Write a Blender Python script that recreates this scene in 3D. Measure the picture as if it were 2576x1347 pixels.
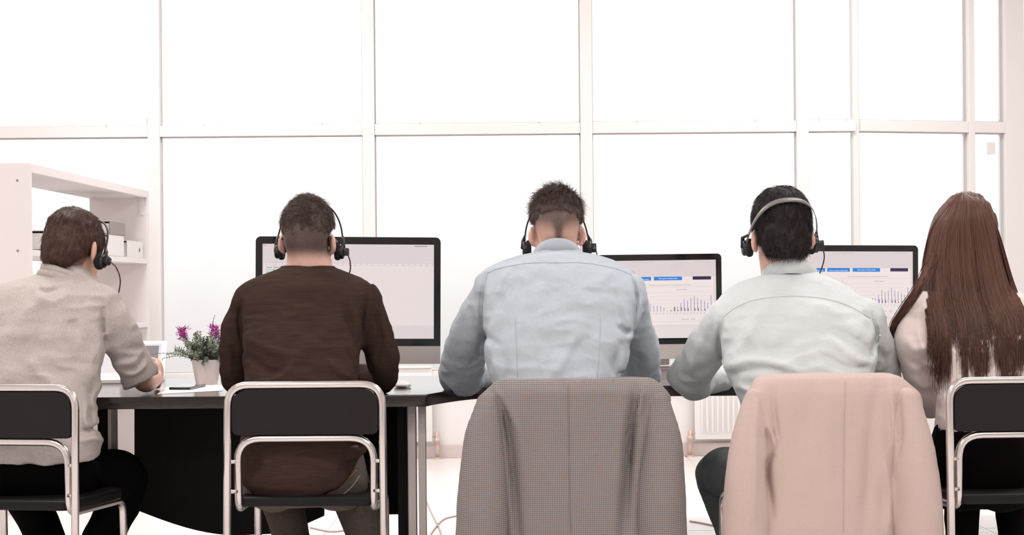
import bpy, bmesh, math, random
import numpy as np
from mathutils import Vector, Matrix
from mathutils.bvhtree import BVHTree

random.seed(7); np.random.seed(7)
for _o in list(bpy.data.objects): bpy.data.objects.remove(_o)
scene = bpy.context.scene
COL = scene.collection

# ------------------------------------------------------------------ camera
F = 4730.0                    # focal length in pixels of the 2576 px wide frame
CU, CV, CH, ROLL = 1288.0, 740.0, 1.05, 0.0085
cd = bpy.data.cameras.new('camera'); cam = bpy.data.objects.new('camera', cd); COL.objects.link(cam)
cd.sensor_width = 36.0; cd.lens = F / 2576.0 * 36.0
cd.shift_y = (CV - 673.5) / 2576.0
cd.clip_end = 500
cam.matrix_world = Matrix.Translation((0, 0, CH)) @ Matrix.Rotation(ROLL, 4, 'Y') @ Matrix.Rotation(math.radians(90), 4, 'X')
scene.camera = cam

# ------------------------------------------------------------------ light: bright overcast sky all round
w = bpy.data.worlds.new('overcast_sky'); scene.world = w; w.use_nodes = True
nt = w.node_tree; nt.nodes.clear()
geo = nt.nodes.new('ShaderNodeTexCoord'); sep = nt.nodes.new('ShaderNodeSeparateXYZ')
mr = nt.nodes.new('ShaderNodeMapRange'); mr.interpolation_type = 'SMOOTHSTEP'
mr.inputs[1].default_value = -0.07; mr.inputs[2].default_value = 0.15
mix = nt.nodes.new('ShaderNodeMix'); mix.data_type = 'RGBA'
mix.inputs[6].default_value = (0.64, 0.605, 0.595, 1); mix.inputs[7].default_value = (1.16, 1.15, 1.145, 1)
bg = nt.nodes.new('ShaderNodeBackground'); out = nt.nodes.new('ShaderNodeOutputWorld')
nt.links.new(geo.outputs['Generated'], sep.inputs[0]); nt.links.new(sep.outputs[2], mr.inputs[0])
nt.links.new(mr.outputs[0], mix.inputs[0]); nt.links.new(mix.outputs[2], bg.inputs[0]); nt.links.new(bg.outputs[0], out.inputs[0])
bg.inputs[1].default_value = 1.0
FILL_LAMPS = [(-1.9, -2.6, 'behind the camera on the left'), (1.9, -2.6, 'behind the camera on the right'), (-1.9, 3.2, 'left of the camera'), (1.9, 3.2, 'right of the camera'), (-1.9, 6.9, 'above the left desk'), (1.9, 6.9, 'above the right desk'), (-1.9, 10.4, 'near the left windows'), (1.9, 10.4, 'near the right windows')]   # unseen fill lamps added to light the room from above, W below
FILL_W = 43
vs = scene.view_settings
vs.view_transform = 'Standard'; vs.look = 'None'; vs.gamma = 1.0; vs.use_curve_mapping = False; vs.exposure = 0.35

# ------------------------------------------------------------------ pixel <-> place
cR, sR = math.cos(ROLL), math.sin(ROLL)
def P(u, v, Y):
    du, dv = u - CU, v - CV
    a = du * cR - dv * sR; b = dv * cR + du * sR
    return np.array([a / F * Y, Y, CH - b / F * Y])
def px(p):
    a = p[..., 0] / p[..., 1] * F; b = (CH - p[..., 2]) / p[..., 1] * F
    return CU + a * cR + b * sR, CV + b * cR - a * sR
def S(Y): return Y / F        # metres per pixel at depth Y

# ------------------------------------------------------------------ object helpers
def empty(name, loc=(0, 0, 0), rz=0):
    o = bpy.data.objects.new(name, None); COL.objects.link(o); o.location = loc; o.rotation_euler = (0, 0, rz)
    o.empty_display_size = 0.1
    return o
def tag(o, label=None, cat=None, group=None, kind=None):
    if label: o['label'] = label
    if cat: o['category'] = cat
    if group: o['group'] = group
    if kind: o['kind'] = kind
    return o
def mesh_np(name, V, faces, mat, parent=None, smooth=True):
    """faces: (N,3) or (N,4) int array, or list of such arrays"""
    V = np.asarray(V, dtype=np.float32).reshape(-1, 3)
    if not isinstance(faces, list): faces = [faces]
    me = bpy.data.meshes.new(name)
    me.vertices.add(len(V)); me.vertices.foreach_set('co', V.ravel())
    loops = np.concatenate([np.asarray(f, dtype=np.int32).ravel() for f in faces])
    tot = np.concatenate([np.full(len(f), np.asarray(f).shape[1], dtype=np.int32) for f in faces])
    st = np.concatenate([[0], np.cumsum(tot)[:-1]]).astype(np.int32)
    me.loops.add(len(loops)); me.loops.foreach_set('vertex_index', loops)
    me.polygons.add(len(tot)); me.polygons.foreach_set('loop_start', st)
    me.update(calc_edges=True); me.validate()
    if smooth: me.polygons.foreach_set('use_smooth', np.ones(len(me.polygons), dtype=bool))
    me.materials.append(mat)
    o = bpy.data.objects.new(name, me); COL.objects.link(o)
    if parent: o.parent = parent
    return o
def obj_bm(name, bm, mat, parent=None, smooth=False, auto=None):
    me = bpy.data.meshes.new(name); bmesh.ops.recalc_face_normals(bm, faces=bm.faces); bm.to_mesh(me); bm.free()
    if smooth or auto:
        for p in me.polygons: p.use_smooth = True
    if auto: me.set_sharp_from_angle(angle=math.radians(auto))
    me.materials.append(mat)
    o = bpy.data.objects.new(name, me); COL.objects.link(o)
    if parent: o.parent = parent
    return o
def add_box(bm, lo, hi, M=None, bev=0, seg=2):
    r = bmesh.ops.create_cube(bm, size=1)
    lo, hi = Vector(lo), Vector(hi); c = (lo + hi) / 2; s = hi - lo
    for v in r['verts']: v.co = Vector((v.co.x * s.x, v.co.y * s.y, v.co.z * s.z)) + c
    if bev:
        es = list({e for v in r['verts'] for e in v.link_edges})
        rb = bmesh.ops.bevel(bm, geom=es, offset=bev, segments=seg, profile=0.5, affect='EDGES')
        vs_ = {v for f in rb['faces'] for v in f.verts} | {v for v in r['verts'] if v.is_valid}
    else: vs_ = set(r['verts'])
    if M is not None:
        for v in vs_: v.co = M @ v.co
    return vs_
def box(name, lo, hi, mat, parent=None, bev=0, M=None):
    bm = bmesh.new(); add_box(bm, lo, hi, M, bev)
    return obj_bm(name, bm, mat, parent, auto=15 if bev else None)
def add_prism(bm, pts, axis_vec, bev=0):
    """closed polygon (3D points) extruded along axis_vec"""
    vs_ = [bm.verts.new(p) for p in pts]
    f = bm.faces.new(vs_)
    r = bmesh.ops.extrude_face_region(bm, geom=[f])
    nv = [e for e in r['geom'] if isinstance(e, bmesh.types.BMVert)]
    bmesh.ops.translate(bm, verts=nv, vec=axis_vec)
    if bev:
        es = [e for v in nv + vs_ for e in v.link_edges]
        bmesh.ops.bevel(bm, geom=list(set(es)), offset=bev, segments=2, profile=0.5, affect='EDGES')
def prism(name, pts, vec, mat, parent=None, bev=0):
    bm = bmesh.new(); add_prism(bm, pts, vec, bev); return obj_bm(name, bm, mat, parent, auto=20)
def round_path(pts, r, n=7):
    pts = [Vector(p) for p in pts]; outp = [pts[0]]
    for i in range(1, len(pts) - 1):
        a, b, c = pts[i - 1], pts[i], pts[i + 1]
        rr = r[i - 1] if isinstance(r, (list, tuple)) else r
        d1 = (a - b); d2 = (c - b); rr = min(rr, d1.length * .49, d2.length * .49)
        p1 = b + d1.normalized() * rr; p2 = b + d2.normalized() * rr
        for k in range(n + 1):
            t = k / n; outp.append(p1 * (1 - t) ** 2 + b * 2 * t * (1 - t) + p2 * t * t)
    outp.append(pts[-1]); return outp
def tube_arrays(path, rad, sides=12):
    p = np.array([list(q) for q in path], float); n = len(p)
    rad = np.full(n, rad) if np.isscalar(rad) else np.asarray(rad, float)
    T = np.gradient(p, axis=0); T /= np.linalg.norm(T, axis=1)[:, None] + 1e-12
    ref = np.array([0, 0, 1.0]) if abs(T[0][2]) < .9 else np.array([1.0, 0, 0])
    N = np.cross(T[0], ref); N /= np.linalg.norm(N)
    V = []
    for i in range(n):
        N = N - T[i] * N.dot(T[i]); N /= np.linalg.norm(N); B = np.cross(T[i], N)
        a = np.arange(sides) * 2 * np.pi / sides
        V.append(p[i] + rad[i] * (np.cos(a)[:, None] * N + np.sin(a)[:, None] * B))
    V = np.concatenate(V); i = np.arange(n - 1)[:, None] * sides; k = np.arange(sides)[None]; k2 = (k + 1) % sides
    Q = np.stack([i + k, i + k2, i + sides + k2, i + sides + k], -1).reshape(-1, 4)
    c0, c1 = len(V), len(V) + 1
    V = np.concatenate([V, p[:1], p[-1:]]); k = np.arange(sides); k2 = (k + 1) % sides; L = (n - 1) * sides
    Tr = np.concatenate([np.stack([k2, k, np.full(sides, c0)], -1), np.stack([L + k, L + k2, np.full(sides, c1)], -1)])
    return V, Q, Tr
def tube(name, path, rad, mat, parent=None, sides=12):
    V, Q, T = tube_arrays(path, rad, sides); return mesh_np(name, V, [Q, T], mat, parent)
def multi_tube(name, tubes, mat, parent=None, sides=8):
    Vs, Qs, Ts, n = [], [], [], 0
    for path, rad in tubes:
        V, Q, T = tube_arrays(path, rad, sides); Vs.append(V); Qs.append(Q + n); Ts.append(T + n); n += len(V)
    return mesh_np(name, np.concatenate(Vs), [np.concatenate(Qs), np.concatenate(Ts)], mat, parent)
def spline(pts, n):
    """Catmull-Rom through rows of pts (any columns), n samples per span"""
    p = np.asarray(pts, float); q = np.vstack([2 * p[0] - p[1], p, 2 * p[-1] - p[-2]]); o = []
    for i in range(1, len(q) - 2):
        t = np.linspace(0, 1, n, endpoint=False)[:, None]
        a, b, c, d = q[i - 1], q[i], q[i + 1], q[i + 2]
        o.append(.5 * (2 * b + (c - a) * t + (2 * a - 5 * b + 4 * c - d) * t ** 2 + (3 * b - a - 3 * c + d) * t ** 3))
    o.append(p[-1:]); return np.concatenate(o)
def strands(name, paths, rad, mat, parent=None, sides=3):
    """paths (N,S,3), rad (N,S): thin tapered hairs in one mesh"""
    paths = np.asarray(paths, float); N, Sg, _ = paths.shape
    T = np.gradient(paths, axis=1); T /= np.linalg.norm(T, axis=2, keepdims=True) + 1e-9
    ref = np.random.normal(size=(N, 1, 3)); A = np.cross(T, ref); A /= np.linalg.norm(A, axis=2, keepdims=True) + 1e-9
    B = np.cross(T, A); an = np.arange(sides) * 2 * np.pi / sides
    V = paths[:, :, None, :] + rad[:, :, None, None] * (np.cos(an)[None, None, :, None] * A[:, :, None] + np.sin(an)[None, None, :, None] * B[:, :, None])
    base = (np.arange(N) * Sg * sides)[:, None, None] + (np.arange(Sg - 1) * sides)[None, :, None]
    k = np.arange(sides)[None, None]; k2 = (k + 1) % sides
    Q = np.stack([base + k, base + k2, base + sides + k2, base + sides + k], -1).reshape(-1, 4)
    return mesh_np(name, V.reshape(-1, 3), Q, mat, parent)

# ------------------------------------------------------------------ materials
def lin(c):
    c = c / 255.0
    return c / 12.92 if c <= .04045 else ((c + .055) / 1.055) ** 2.4
def rgb(r, g, b): return (lin(r), lin(g), lin(b), 1)
def mat(name, col, rough=.6, metal=0, spec=.5, noise=0, nscale=40, bump=0, bscale=200, bdist=.002, stretch=(1, 1, 1), sheen=0, coat=0):
    m = bpy.data.materials.new(name); m.use_nodes = True; nt = m.node_tree; b = nt.nodes['Principled BSDF']
    b.inputs['Base Color'].default_value = col; b.inputs['Roughness'].default_value = rough; b.inputs['Metallic'].default_value = metal
    b.inputs['Specular IOR Level'].default_value = spec
    if sheen: b.inputs['Sheen Weight'].default_value = sheen
    if coat: b.inputs['Coat Weight'].default_value = coat
    if noise or bump:
        tc = nt.nodes.new('ShaderNodeTexCoord'); mp = nt.nodes.new('ShaderNodeMapping'); mp.inputs['Scale'].default_value = stretch
        nt.links.new(tc.outputs['Object'], mp.inputs[0])
    if noise:
        n = nt.nodes.new('ShaderNodeTexNoise'); n.inputs['Scale'].default_value = nscale; n.inputs['Detail'].default_value = 5
        nt.links.new(mp.outputs[0], n.inputs['Vector'])
        r = nt.nodes.new('ShaderNodeMapRange'); r.inputs[1].default_value = .25; r.inputs[2].default_value = .75
        r.inputs[3].default_value = 1 - noise; r.inputs[4].default_value = 1 + noise; nt.links.new(n.outputs[0], r.inputs[0])
        h = nt.nodes.new('ShaderNodeVectorMath'); h.operation = 'SCALE'; h.inputs[0].default_value = col[:3]
        nt.links.new(r.outputs[0], h.inputs['Scale']); nt.links.new(h.outputs[0], b.inputs['Base Color'])
    if bump:
        n2 = nt.nodes.new('ShaderNodeTexNoise'); n2.inputs['Scale'].default_value = bscale; n2.inputs['Detail'].default_value = 4
        nt.links.new(mp.outputs[0], n2.inputs['Vector'])
        bp = nt.nodes.new('ShaderNodeBump'); bp.inputs['Strength'].default_value = bump; bp.inputs['Distance'].default_value = bdist
        nt.links.new(n2.outputs[0], bp.inputs['Height']); nt.links.new(bp.outputs[0], b.inputs['Normal'])
    return m
M = {}
M['paint'] = mat('white_paint', rgb(232, 228, 226), .5)
M['frame'] = mat('window_frame_white', rgb(234, 229, 227), .4)
M['gasket'] = mat('grey_gasket', rgb(196, 192, 190), .6)
M['wall'] = mat('white_wall', rgb(238, 233, 231), .7)
M['skirting'] = mat('pale_pink_skirting', rgb(212, 197, 192), .5)
M['tile'] = mat('white_floor_tile', rgb(242, 237, 235), .25, noise=.01, nscale=6)
M['grout'] = mat('pale_grout', rgb(205, 198, 196), .8)
M['radiator'] = mat('white_radiator', rgb(236, 232, 230), .35)
M['valve'] = mat('aged_brass', rgb(214, 190, 178), .35, metal=.3)
M['cable'] = mat('beige_cable', rgb(196, 178, 170), .6)
M['shelf'] = mat('white_laminate', rgb(228, 220, 218), .45)
M['binder'] = mat('white_binder', rgb(226, 220, 218), .5)
M['greybox'] = mat('grey_card', rgb(150, 138, 134), .7)
M['dark'] = mat('black', rgb(14, 12, 12), .5)
M['wood'] = mat('dark_wenge', rgb(40, 30, 27), .13, noise=.35, nscale=18, stretch=(.6, 12, 12))
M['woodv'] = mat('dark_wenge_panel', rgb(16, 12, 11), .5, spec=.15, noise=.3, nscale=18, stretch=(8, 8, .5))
M['edge'] = mat('pale_edge_band', rgb(206, 194, 188), .5)
M['chrome'] = mat('brushed_steel_tube', rgb(212, 205, 202), .22, metal=1)
M['pad'] = mat('black_vinyl', rgb(36, 32, 33), .6, spec=.15, bump=.15, bscale=500, bdist=.0006)
M['seat'] = mat('black_seat_vinyl', rgb(22, 19, 20), .5, spec=.2)
M['bezel'] = mat('black_glass_bezel', rgb(14, 12, 13), .08)
M['alu'] = mat('silver_aluminium', rgb(205, 196, 192), .4, metal=.35)
M['paper'] = mat('white_paper', rgb(238, 234, 233), .7)
M['phone'] = mat('dark_phone', rgb(40, 36, 37), .25)
M['whiteplastic'] = mat('white_plastic', rgb(236, 231, 230), .3)
M['keys'] = mat('black_plastic', rgb(22, 20, 21), .4)
M['headset'] = mat('black_headset_plastic', rgb(24, 22, 23), .35)
M['foam'] = mat('black_foam', rgb(16, 14, 15), .9)
M['bandgrey'] = mat('grey_headband', rgb(122, 112, 110), .35)
M['boom'] = mat('dark_red_boom', rgb(62, 34, 38), .4)

# ------------------------------------------------------------------ the setting
WY = 12.1                                       # window wall
tw = 0.97
floor = box('floor', (-3.9, -6.0, -.05), (5.0, 13.2, -.004), M['grout']); tag(floor, 'white tiled office floor', kind='structure')
bm = bmesh.new(); add_box(bm, (-tw / 2 + .003, -tw / 2 + .003, -.03), (tw / 2 - .003, tw / 2 - .003, 0), None, .002, 1)
t0 = obj_bm('tile', bm, M['tile'], floor)
first = True
for i in range(-4, 5):
    for j in range(-9, 11):
        if first: o = t0; first = False
        else: o = t0.copy(); COL.objects.link(o); o.parent = floor
        o.location = (i * tw + .62, 2.95 + j * tw, 0)
SILL = P(1040, 934, WY)[2]; TZ0 = P(1470, 337, WY)[2]; TZ1 = P(1470, 309, WY)[2]; TOPZ = 3.75
XK = P(2150, 320, WY)[0]                        # the glazing turns away a little here
def wx(u): return P(u, 330, WY)[0]
wb = box('wall_back', (-3.9, WY - .02, 0), (XK + 2.0, WY + .25, SILL - .03), M['wall']); tag(wb, 'low white wall under the windows', kind='structure')
bb = box('baseboard_back', (-3.9, WY - .045, 0), (XK + 2.0, WY - .02, .085), M['skirting'], bev=.003); tag(bb, 'pale skirting along the low wall', kind='structure')
sl = box('trim_1', (-3.9, WY - .10, SILL - .03), (XK + 2.0, WY + .2, SILL), M['frame'], bev=.004); tag(sl, 'white window sill ledge', kind='structure')
M['glass'] = bpy.data.materials.new('window_glass'); M['glass'].use_nodes = True
nt = M['glass'].node_tree; nt.nodes.clear(); o_ = nt.nodes.new('ShaderNodeOutputMaterial'); tr = nt.nodes.new('ShaderNodeBsdfTransparent')
gl = nt.nodes.new('ShaderNodeBsdfGlossy'); gl.inputs['Roughness'].default_value = .02; mx = nt.nodes.new('ShaderNodeMixShader'); fr = nt.nodes.new('ShaderNodeFresnel'); fr.inputs[0].default_value = 1.3
nt.links.new(fr.outputs[0], mx.inputs[0]); nt.links.new(tr.outputs[0], mx.inputs[1]); nt.links.new(gl.outputs[0], mx.inputs[2]); nt.links.new(mx.outputs[0], o_.inputs[0])
HW = .0385
us = [-152, 390.5, 928.5, 1474.5, 2015.5]       # mullion centre lines
n = 0
for i, u in enumerate(us):
    c = wx(u)
    mu = box('mullion', (c - HW, WY - .06, SILL), (c + HW, WY + .06, TOPZ), M['frame'], bev=.003); mu.name = 'trim_%d' % (i + 2)
    tag(mu, 'white vertical window mullion', kind='structure')
segs = [(wx(us[i]) + HW, wx(us[i + 1]) - HW) for i in range(4)] + [(wx(us[4]) + HW, XK)]
segs = [(-3.9, wx(us[0]) - HW)] + segs
k = 0
def pane(x0, x1, z0, z1, Mx=None):
    global k
    k += 1
    w_ = empty('window_%d' % k); tag(w_, 'tall clear window pane in white frame', kind='structure')
    if Mx is not None: w_.matrix_world = Mx
    box('pane', (x0 + .02, WY - .004, z0 + .02), (x1 - .02, WY + .004, z1 - .02), M['glass'], w_)
    g = .006
    bm = bmesh.new()
    for lo, hi in (((x0, z0), (x0 + g, z1)), ((x1 - g, z0), (x1, z1)), ((x0, z0), (x1, z0 + g)), ((x0, z1 - g), (x1, z1))):
        add_box(bm, (lo[0], WY - .012, lo[1]), (hi[0], WY + .012, hi[1]))
    obj_bm('gasket', bm, M['gasket'], w_)
for i, (x0, x1) in enumerate(segs):
    tr_ = box('transom', (x0, WY - .05, TZ0), (x1, WY + .05, TZ1), M['frame'], bev=.003); tr_.name = 'trim_%d' % (i + 10)
    tag(tr_, 'white horizontal window transom', kind='structure')
    pane(x0, x1, SILL, TZ0); pane(x0, x1, TZ1, TOPZ)
    hd = box('transom', (x0, WY - .05, TOPZ - .06), (x1, WY + .05, TOPZ), M['frame']); hd.name = 'trim_%d' % (i + 20); tag(hd, 'white window head rail', kind='structure')
    for q in (.22, .8):
        hk = box('screw', (x0 + (x1 - x0) * q - .003, WY - .056, TZ1 - .004), (x0 + (x1 - x0) * q + .003, WY - .05, TZ1 + .012), M['skirting'], tr_)
for u in (367, 906):                            # small latch blocks beside two mullions
    c = wx(u); h = box('window_latch', (c - .02, WY - .03, TZ1), (c + .018, WY + .0, TZ1 + .058), M['frame'], bev=.002)
    tag(h, 'small white window latch block left of the %s mullion' % ('far left' if u < 500 else 'second'), 'latch')
# the turned section on the right
ang = math.radians(14)
KM = Matrix.Translation((XK, WY, 0)) @ Matrix.Rotation(ang, 4, 'Z') @ Matrix.Translation((0, -WY, 0))
def kx(u):                                       # distance along the turned section seen at pixel column u
    a = (u - CU) / F
    return (a * WY - XK) / (math.cos(ang) - a * math.sin(ang))
ks = [kx(2440), kx(2548)]
for j, (c, hw) in enumerate(((ks[0], .022), (ks[1], .07))):
    mu = box('mullion', (c - hw, WY - .05, SILL), (c + hw, WY + .05, TOPZ), M['frame'], bev=.003); mu.matrix_world = KM; mu.name = 'trim_%d' % (j + 30)
    tag(mu, 'white mullion of the angled window section', kind='structure')
e0 = .0
for j, (x0, x1) in enumerate(((.02, ks[0] - .022), (ks[0] + .022, ks[1] - .07), (ks[1] + .07, ks[1] + 1.2))):
    tr_ = box('transom', (x0, WY - .05, TZ0), (x1, WY + .05, TZ1), M['frame'], bev=.003); tr_.matrix_world = KM; tr_.name = 'trim_%d' % (j + 33); tag(tr_, 'white transom of the angled window section', kind='structure')
    pane(x0, x1, SILL, TZ0, KM); pane(x0, x1, TZ1, TOPZ, KM)
kp = box('trim_40', (-.018, WY - .02, SILL), (.02, WY + .03, TOPZ), M['frame']); kp.matrix_world = KM; tag(kp, 'thin white corner post where the glazing turns', kind='structure')
c = kx(2495); zz = P(2495, 367, WY)[2]
st = box('sticker', (c - .03, WY - .0075, zz - .04), (c + .03, WY - .005, zz + .04), M['paint']); st.matrix_world = KM; tag(st, 'small pale square sticker on the far right window pane', 'sticker')

# ceiling, side walls, added fill lamps
ce = box('ceiling', (-3.95, -6.2, TOPZ), (5.2, 13.3, TOPZ + .1), M['wall']); tag(ce, 'white ceiling', kind='structure')
wl = box('wall_left', (-3.95, -6.2, 0), (-3.9, WY + .25, TOPZ), M['wall']); tag(wl, 'white side wall', kind='structure')
wr = box('wall_right', (5.0, -6.2, 0), (5.05, 13.3, TOPZ), M['wall']); tag(wr, 'white side wall', kind='structure')
wf = box('wall_front', (-3.9, -6.2, 0), (5.0, -6.15, TOPZ), M['wall']); tag(wf, 'white wall at the far end of the room', kind='structure')
M['fill_glow'] = mat('fill_diffuser', rgb(240, 240, 238), .5); M['fill_glow'].node_tree.nodes['Principled BSDF'].inputs['Emission Color'].default_value = (1, .98, .96, 1); M['fill_glow'].node_tree.nodes['Principled BSDF'].inputs['Emission Strength'].default_value = 2
for i_, (x, y, wh) in enumerate(FILL_LAMPS):  # out of view, added to bring out cloth folds and brighten the window frames
    lm = empty('added_fill_lamp', (x, y, TOPZ - .05)); tag(lm, 'added fill lamp on the ceiling ' + wh, 'lamp', 'added ceiling fill lamps')
    box('housing', (-.62, -.32, .01), (.62, .32, .05), M['paint'], lm, .004); box('diffuser', (-.6, -.3, .0), (.6, .3, .01), M['fill_glow'], lm)
    ld = bpy.data.lights.new('fill_light', 'AREA'); ld.shape = 'RECTANGLE'; ld.size = 1.2; ld.size_y = .6; ld.energy = FILL_W; ld.color = (1, .985, .97)
    lo_ = bpy.data.objects.new('fill_light', ld); COL.objects.link(lo_); lo_.parent = lm; lo_.location = (0, 0, -.004)

# radiators and their valves
def radiator(x0, x1, valve_right, lab):
    r = empty('radiator', ((x0 + x1) / 2, WY - .06, .11)); tag(r, lab, 'radiator', 'white panel radiators under the windows')
    W = (x1 - x0) / 2; H = .47
    bm = bmesh.new(); add_box(bm, (-W, -.045, 0), (W, -.01, H), None, .006); obj_bm('panel', bm, M['radiator'], r, auto=35)
    bm = bmesh.new(); add_box(bm, (-W, -.06, H), (W, .03, H + .012), None, .003); obj_bm('top_grille', bm, M['radiator'], r)
    rb = None; x = -W + .045
    while x < W - .03:
        if rb is None:
            bm = bmesh.new(); add_box(bm, (-.009, -.056, .04), (.009, -.044, H - .04), None, .005, 2); rb = obj_bm('fin', bm, M['radiator'], r, auto=40); rb.location.x = x
        else:
            o = rb.copy(); COL.objects.link(o); o.parent = r; o.location.x = x
        x += .0335
    sx = 1 if valve_right else -1
    vx = sx * (W + .03)
    vv = tube('valve_pipe', [(vx, -.028, -.105), (vx, -.028, .06)], .011, M['valve'], r)
    tube('floor_flange', [(vx, -.028, -.11), (vx, -.028, -.102)], .026, M['valve'], r, 12)
    tube('valve_body', [(vx, -.028, -.02), (vx, -.028, .0), (vx, -.028, .001), (vx, -.028, .02), (vx, -.028, .021), (vx, -.028, .05)], [.018, .018, .02, .02, .015, .015], M['valve'], r, 12)
    tube('valve_union', [(vx - sx * .05, -.028, .04), (vx - sx * .033, -.028, .04), (vx - sx * .032, -.028, .04), (vx, -.028, .04)], [.017, .017, .012, .012], M['valve'], r, 12)
radiator(wx(560), wx(1083), True, 'white ribbed radiator under the windows behind the left desk end')
radiator(wx(1738), wx(2300), False, 'white ribbed radiator low on the wall behind the two jackets')

# bookshelf at the left, open on both faces
A = np.array([-2.33, 9.1]); B = np.array([-2.235, 11.6]); d = (B - A); L = np.linalg.norm(d); d /= L
bs = empty('bookshelf', (A[0], A[1], 0)); tag(bs, 'tall white open bookshelf standing by the left windows', 'bookshelf')
bs.matrix_world = Matrix(((d[1], d[0], 0, A[0]), (-d[0], d[1], 0, A[1]), (0, 0, 1, 0), (0, 0, 0, 1)))   # local x: out of the front, y: along
D = .36; HT = 1.705
box('side_panel', (-D, 0, 0), (0, .04, HT), M['shelf'], bs, .002)
box('side_panel', (-D, L - .04, 0), (0, L, HT), M['shelf'], bs, .002)
box('top_board', (-D, .04, HT - .045), (0, L - .04, HT), M['shelf'], bs, .002)
for z in (1.285, .895, .5, .09): box('shelf_board', (-D, .04, z - .03), (-.004, L - .04, z), M['shelf'], bs, .002)
box('plinth', (-D + .02, .04, 0), (-.03, L - .04, .06), M['shelf'], bs)
for y in (.041, L - .041):
    s_ = 1 if y < 1 else -1
    br = box('corner_bracket', (-.05, min(y, y + s_ * .09), HT - .05), (-.02, max(y, y + s_ * .09), HT - .045), M['skirting'], bs)
    box('corner_bracket', (-.05, min(y, y + s_ * .004), HT - .15), (-.02, max(y, y + s_ * .004), HT - .05), M['paint'], bs)
for z in (1.62, 1.28): tube('screw_cap', [(-.06, -.002, z), (-.06, .001, z)], .006, M['greybox'], bs, 8)
def on_shelf(x, y, z):
    return bs.matrix_world @ Vector((x, y, z))
def binder(y, z, tilt, lab, mt, hole=True, ln=.32, th=.085):
    b_ = empty('binder'); tag(b_, lab, 'binder', 'binders on the bookshelf')
    b_.matrix_world = Matrix.Translation((0, 0, 0)) @ bs.matrix_world @ Matrix.Translation((-.02, y, z)) @ Matrix.Rotation(tilt, 4, 'X')
    box('cover', (-.28, 0, 0), (0, ln, .004), mt, b_, .001); box('cover', (-.28, 0, th - .004), (0, ln, th), mt, b_, .001)
    box('spine', (-.004, 0, .004), (0, ln, th - .004), mt, b_, .001); box('paper_block', (-.27, .01, .006), (-.008, ln - .01, th - .012), M['paper'], b_)
    if hole:
        V, Q, T = tube_arrays([(-.002, ln - .1, th / 2), (.002, ln - .1, th / 2)], .016, 16); mesh_np('finger_ring', V, [Q, T], M['alu'], b_)
        V, Q, T = tube_arrays([(-.001, ln - .1, th / 2), (.0028, ln - .1, th / 2)], .011, 16); mesh_np('finger_hole', V, [Q, T], M['dark'], b_)
binder(2.02, 1.287, .0, 'white binder with round finger hole lying at the far end of the bookshelf', M['binder'], True, .40, .10)
binder(1.56, 1.288, .0, 'white binder without hole lying beside the holed binder', M['binder'], False, .38, .12)
binder(1.62, 1.41, .0, 'grey brown binder lying on top of a white binder', M['greybox'], False, .36, .075)
binder(.3, 1.287, 0, 'grey binder on the near end of the bookshelf, behind the grey sweater head', M['greybox'], False, .55, .1)

# ------------------------------------------------------------------ desks
DZ = .735
def plan(u, Y): return P(u, 990, Y)[0]
xa = -2.75; xc = plan(1070, 5.92); xe = plan(1228, 6.36)
dA = empty('desk', (-1.2, 6.5, 0)); tag(dA, 'dark wood desk with chamfered curved end in front of the brown sweater man', 'desk', 'dark wood desks')
def dk(o, root): o.location = (-root.location.x, -root.location.y, 0); return o
crv = [(xc + (xe - xc) * t, 5.92 + (6.36 - 5.92) * (1 - (1 - t) ** 1.6)) for t in np.linspace(0, 1, 12)]
pts = [(xa, 5.92)] + crv + [(xe, 7.3), (xa, 7.3)]
dk(prism('desk_top', [(x, y, DZ - .038) for x, y in pts], (0, 0, .038), M['wood'], dA, .0015), dA)
def leg_board(u0, u1, Y0, Y1, ue):
    """an end board: dark faces with a pale edge band towards the room"""
    x0, x1 = P(u0, 1100, Y0)[0], P(u1, 1100, Y0)[0]
    dk(box('end_board', (x0, Y0 + .003, 0), (x1, Y1, DZ - .038), M['woodv'], dA), dA)
    dk(box('edge_band', (x0, Y0, 0), (x1, Y0 + .003, DZ - .038), M['edge'], dA), dA)
leg_board(1026.5, 1045, 6.0, 6.08, 0); leg_board(1052, 1070, 6.0, 6.06, 0)
x0, x1 = P(1000, 1100, 6.05)[0], P(1026, 1100, 6.05)[0]
dk(box('leg_panel', (x0, 6.05, 0), (x1 - .002, 6.5, DZ - .038), M['woodv'], dA), dA)
x0, x1, x2 = P(246, 1100, 6.1)[0], P(272, 1100, 6.1)[0], P(280, 1100, 6.1)[0]
dk(box('leg_panel', (x0, 6.1, 0), (x1, 6.2, DZ - .038), M['woodv'], dA), dA); dk(box('edge_band', (x1, 6.098, 0), (x2, 6.2, DZ - .038), M['edge'], dA), dA)
Yp = 6.5
bot = [(338, 1020), (338, 1282)] + [(338 + (600 - 338) * t, 1282 + 66 * math.sin(t * math.pi / 2)) for t in np.linspace(.08, 1, 10)] + [(690, 1344), (775, 1317), (815, 1299), (815, 1255), (960, 1240), (960, 1020)]
dk(prism('modesty_panel', [tuple(P(u, v, Yp)) for u, v in bot], (0, .022, 0), M['woodv'], dA), dA)
q = [tuple(P(u, v, 6.45)) for u, v in ((940, 1015), (940, 1296), (1002, 1295), (1002, 1015))]
dk(prism('side_panel', q, (0, .02, 0), M['woodv'], dA), dA)
dB = empty('desk', (.8, 6.6, 0)); tag(dB, 'dark wood desk running behind the two light shirted men', 'desk', 'dark wood desks')
dk(box('desk_top', (xe + .002, 6.36, DZ - .036), (2.6, 6.84, DZ), M['wood'], dB, .0015), dB)
dC = empty('desk', (.8, 7.6, 0)); tag(dC, 'far dark wood desk carrying the two chart monitors', 'desk', 'dark wood desks')
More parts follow.
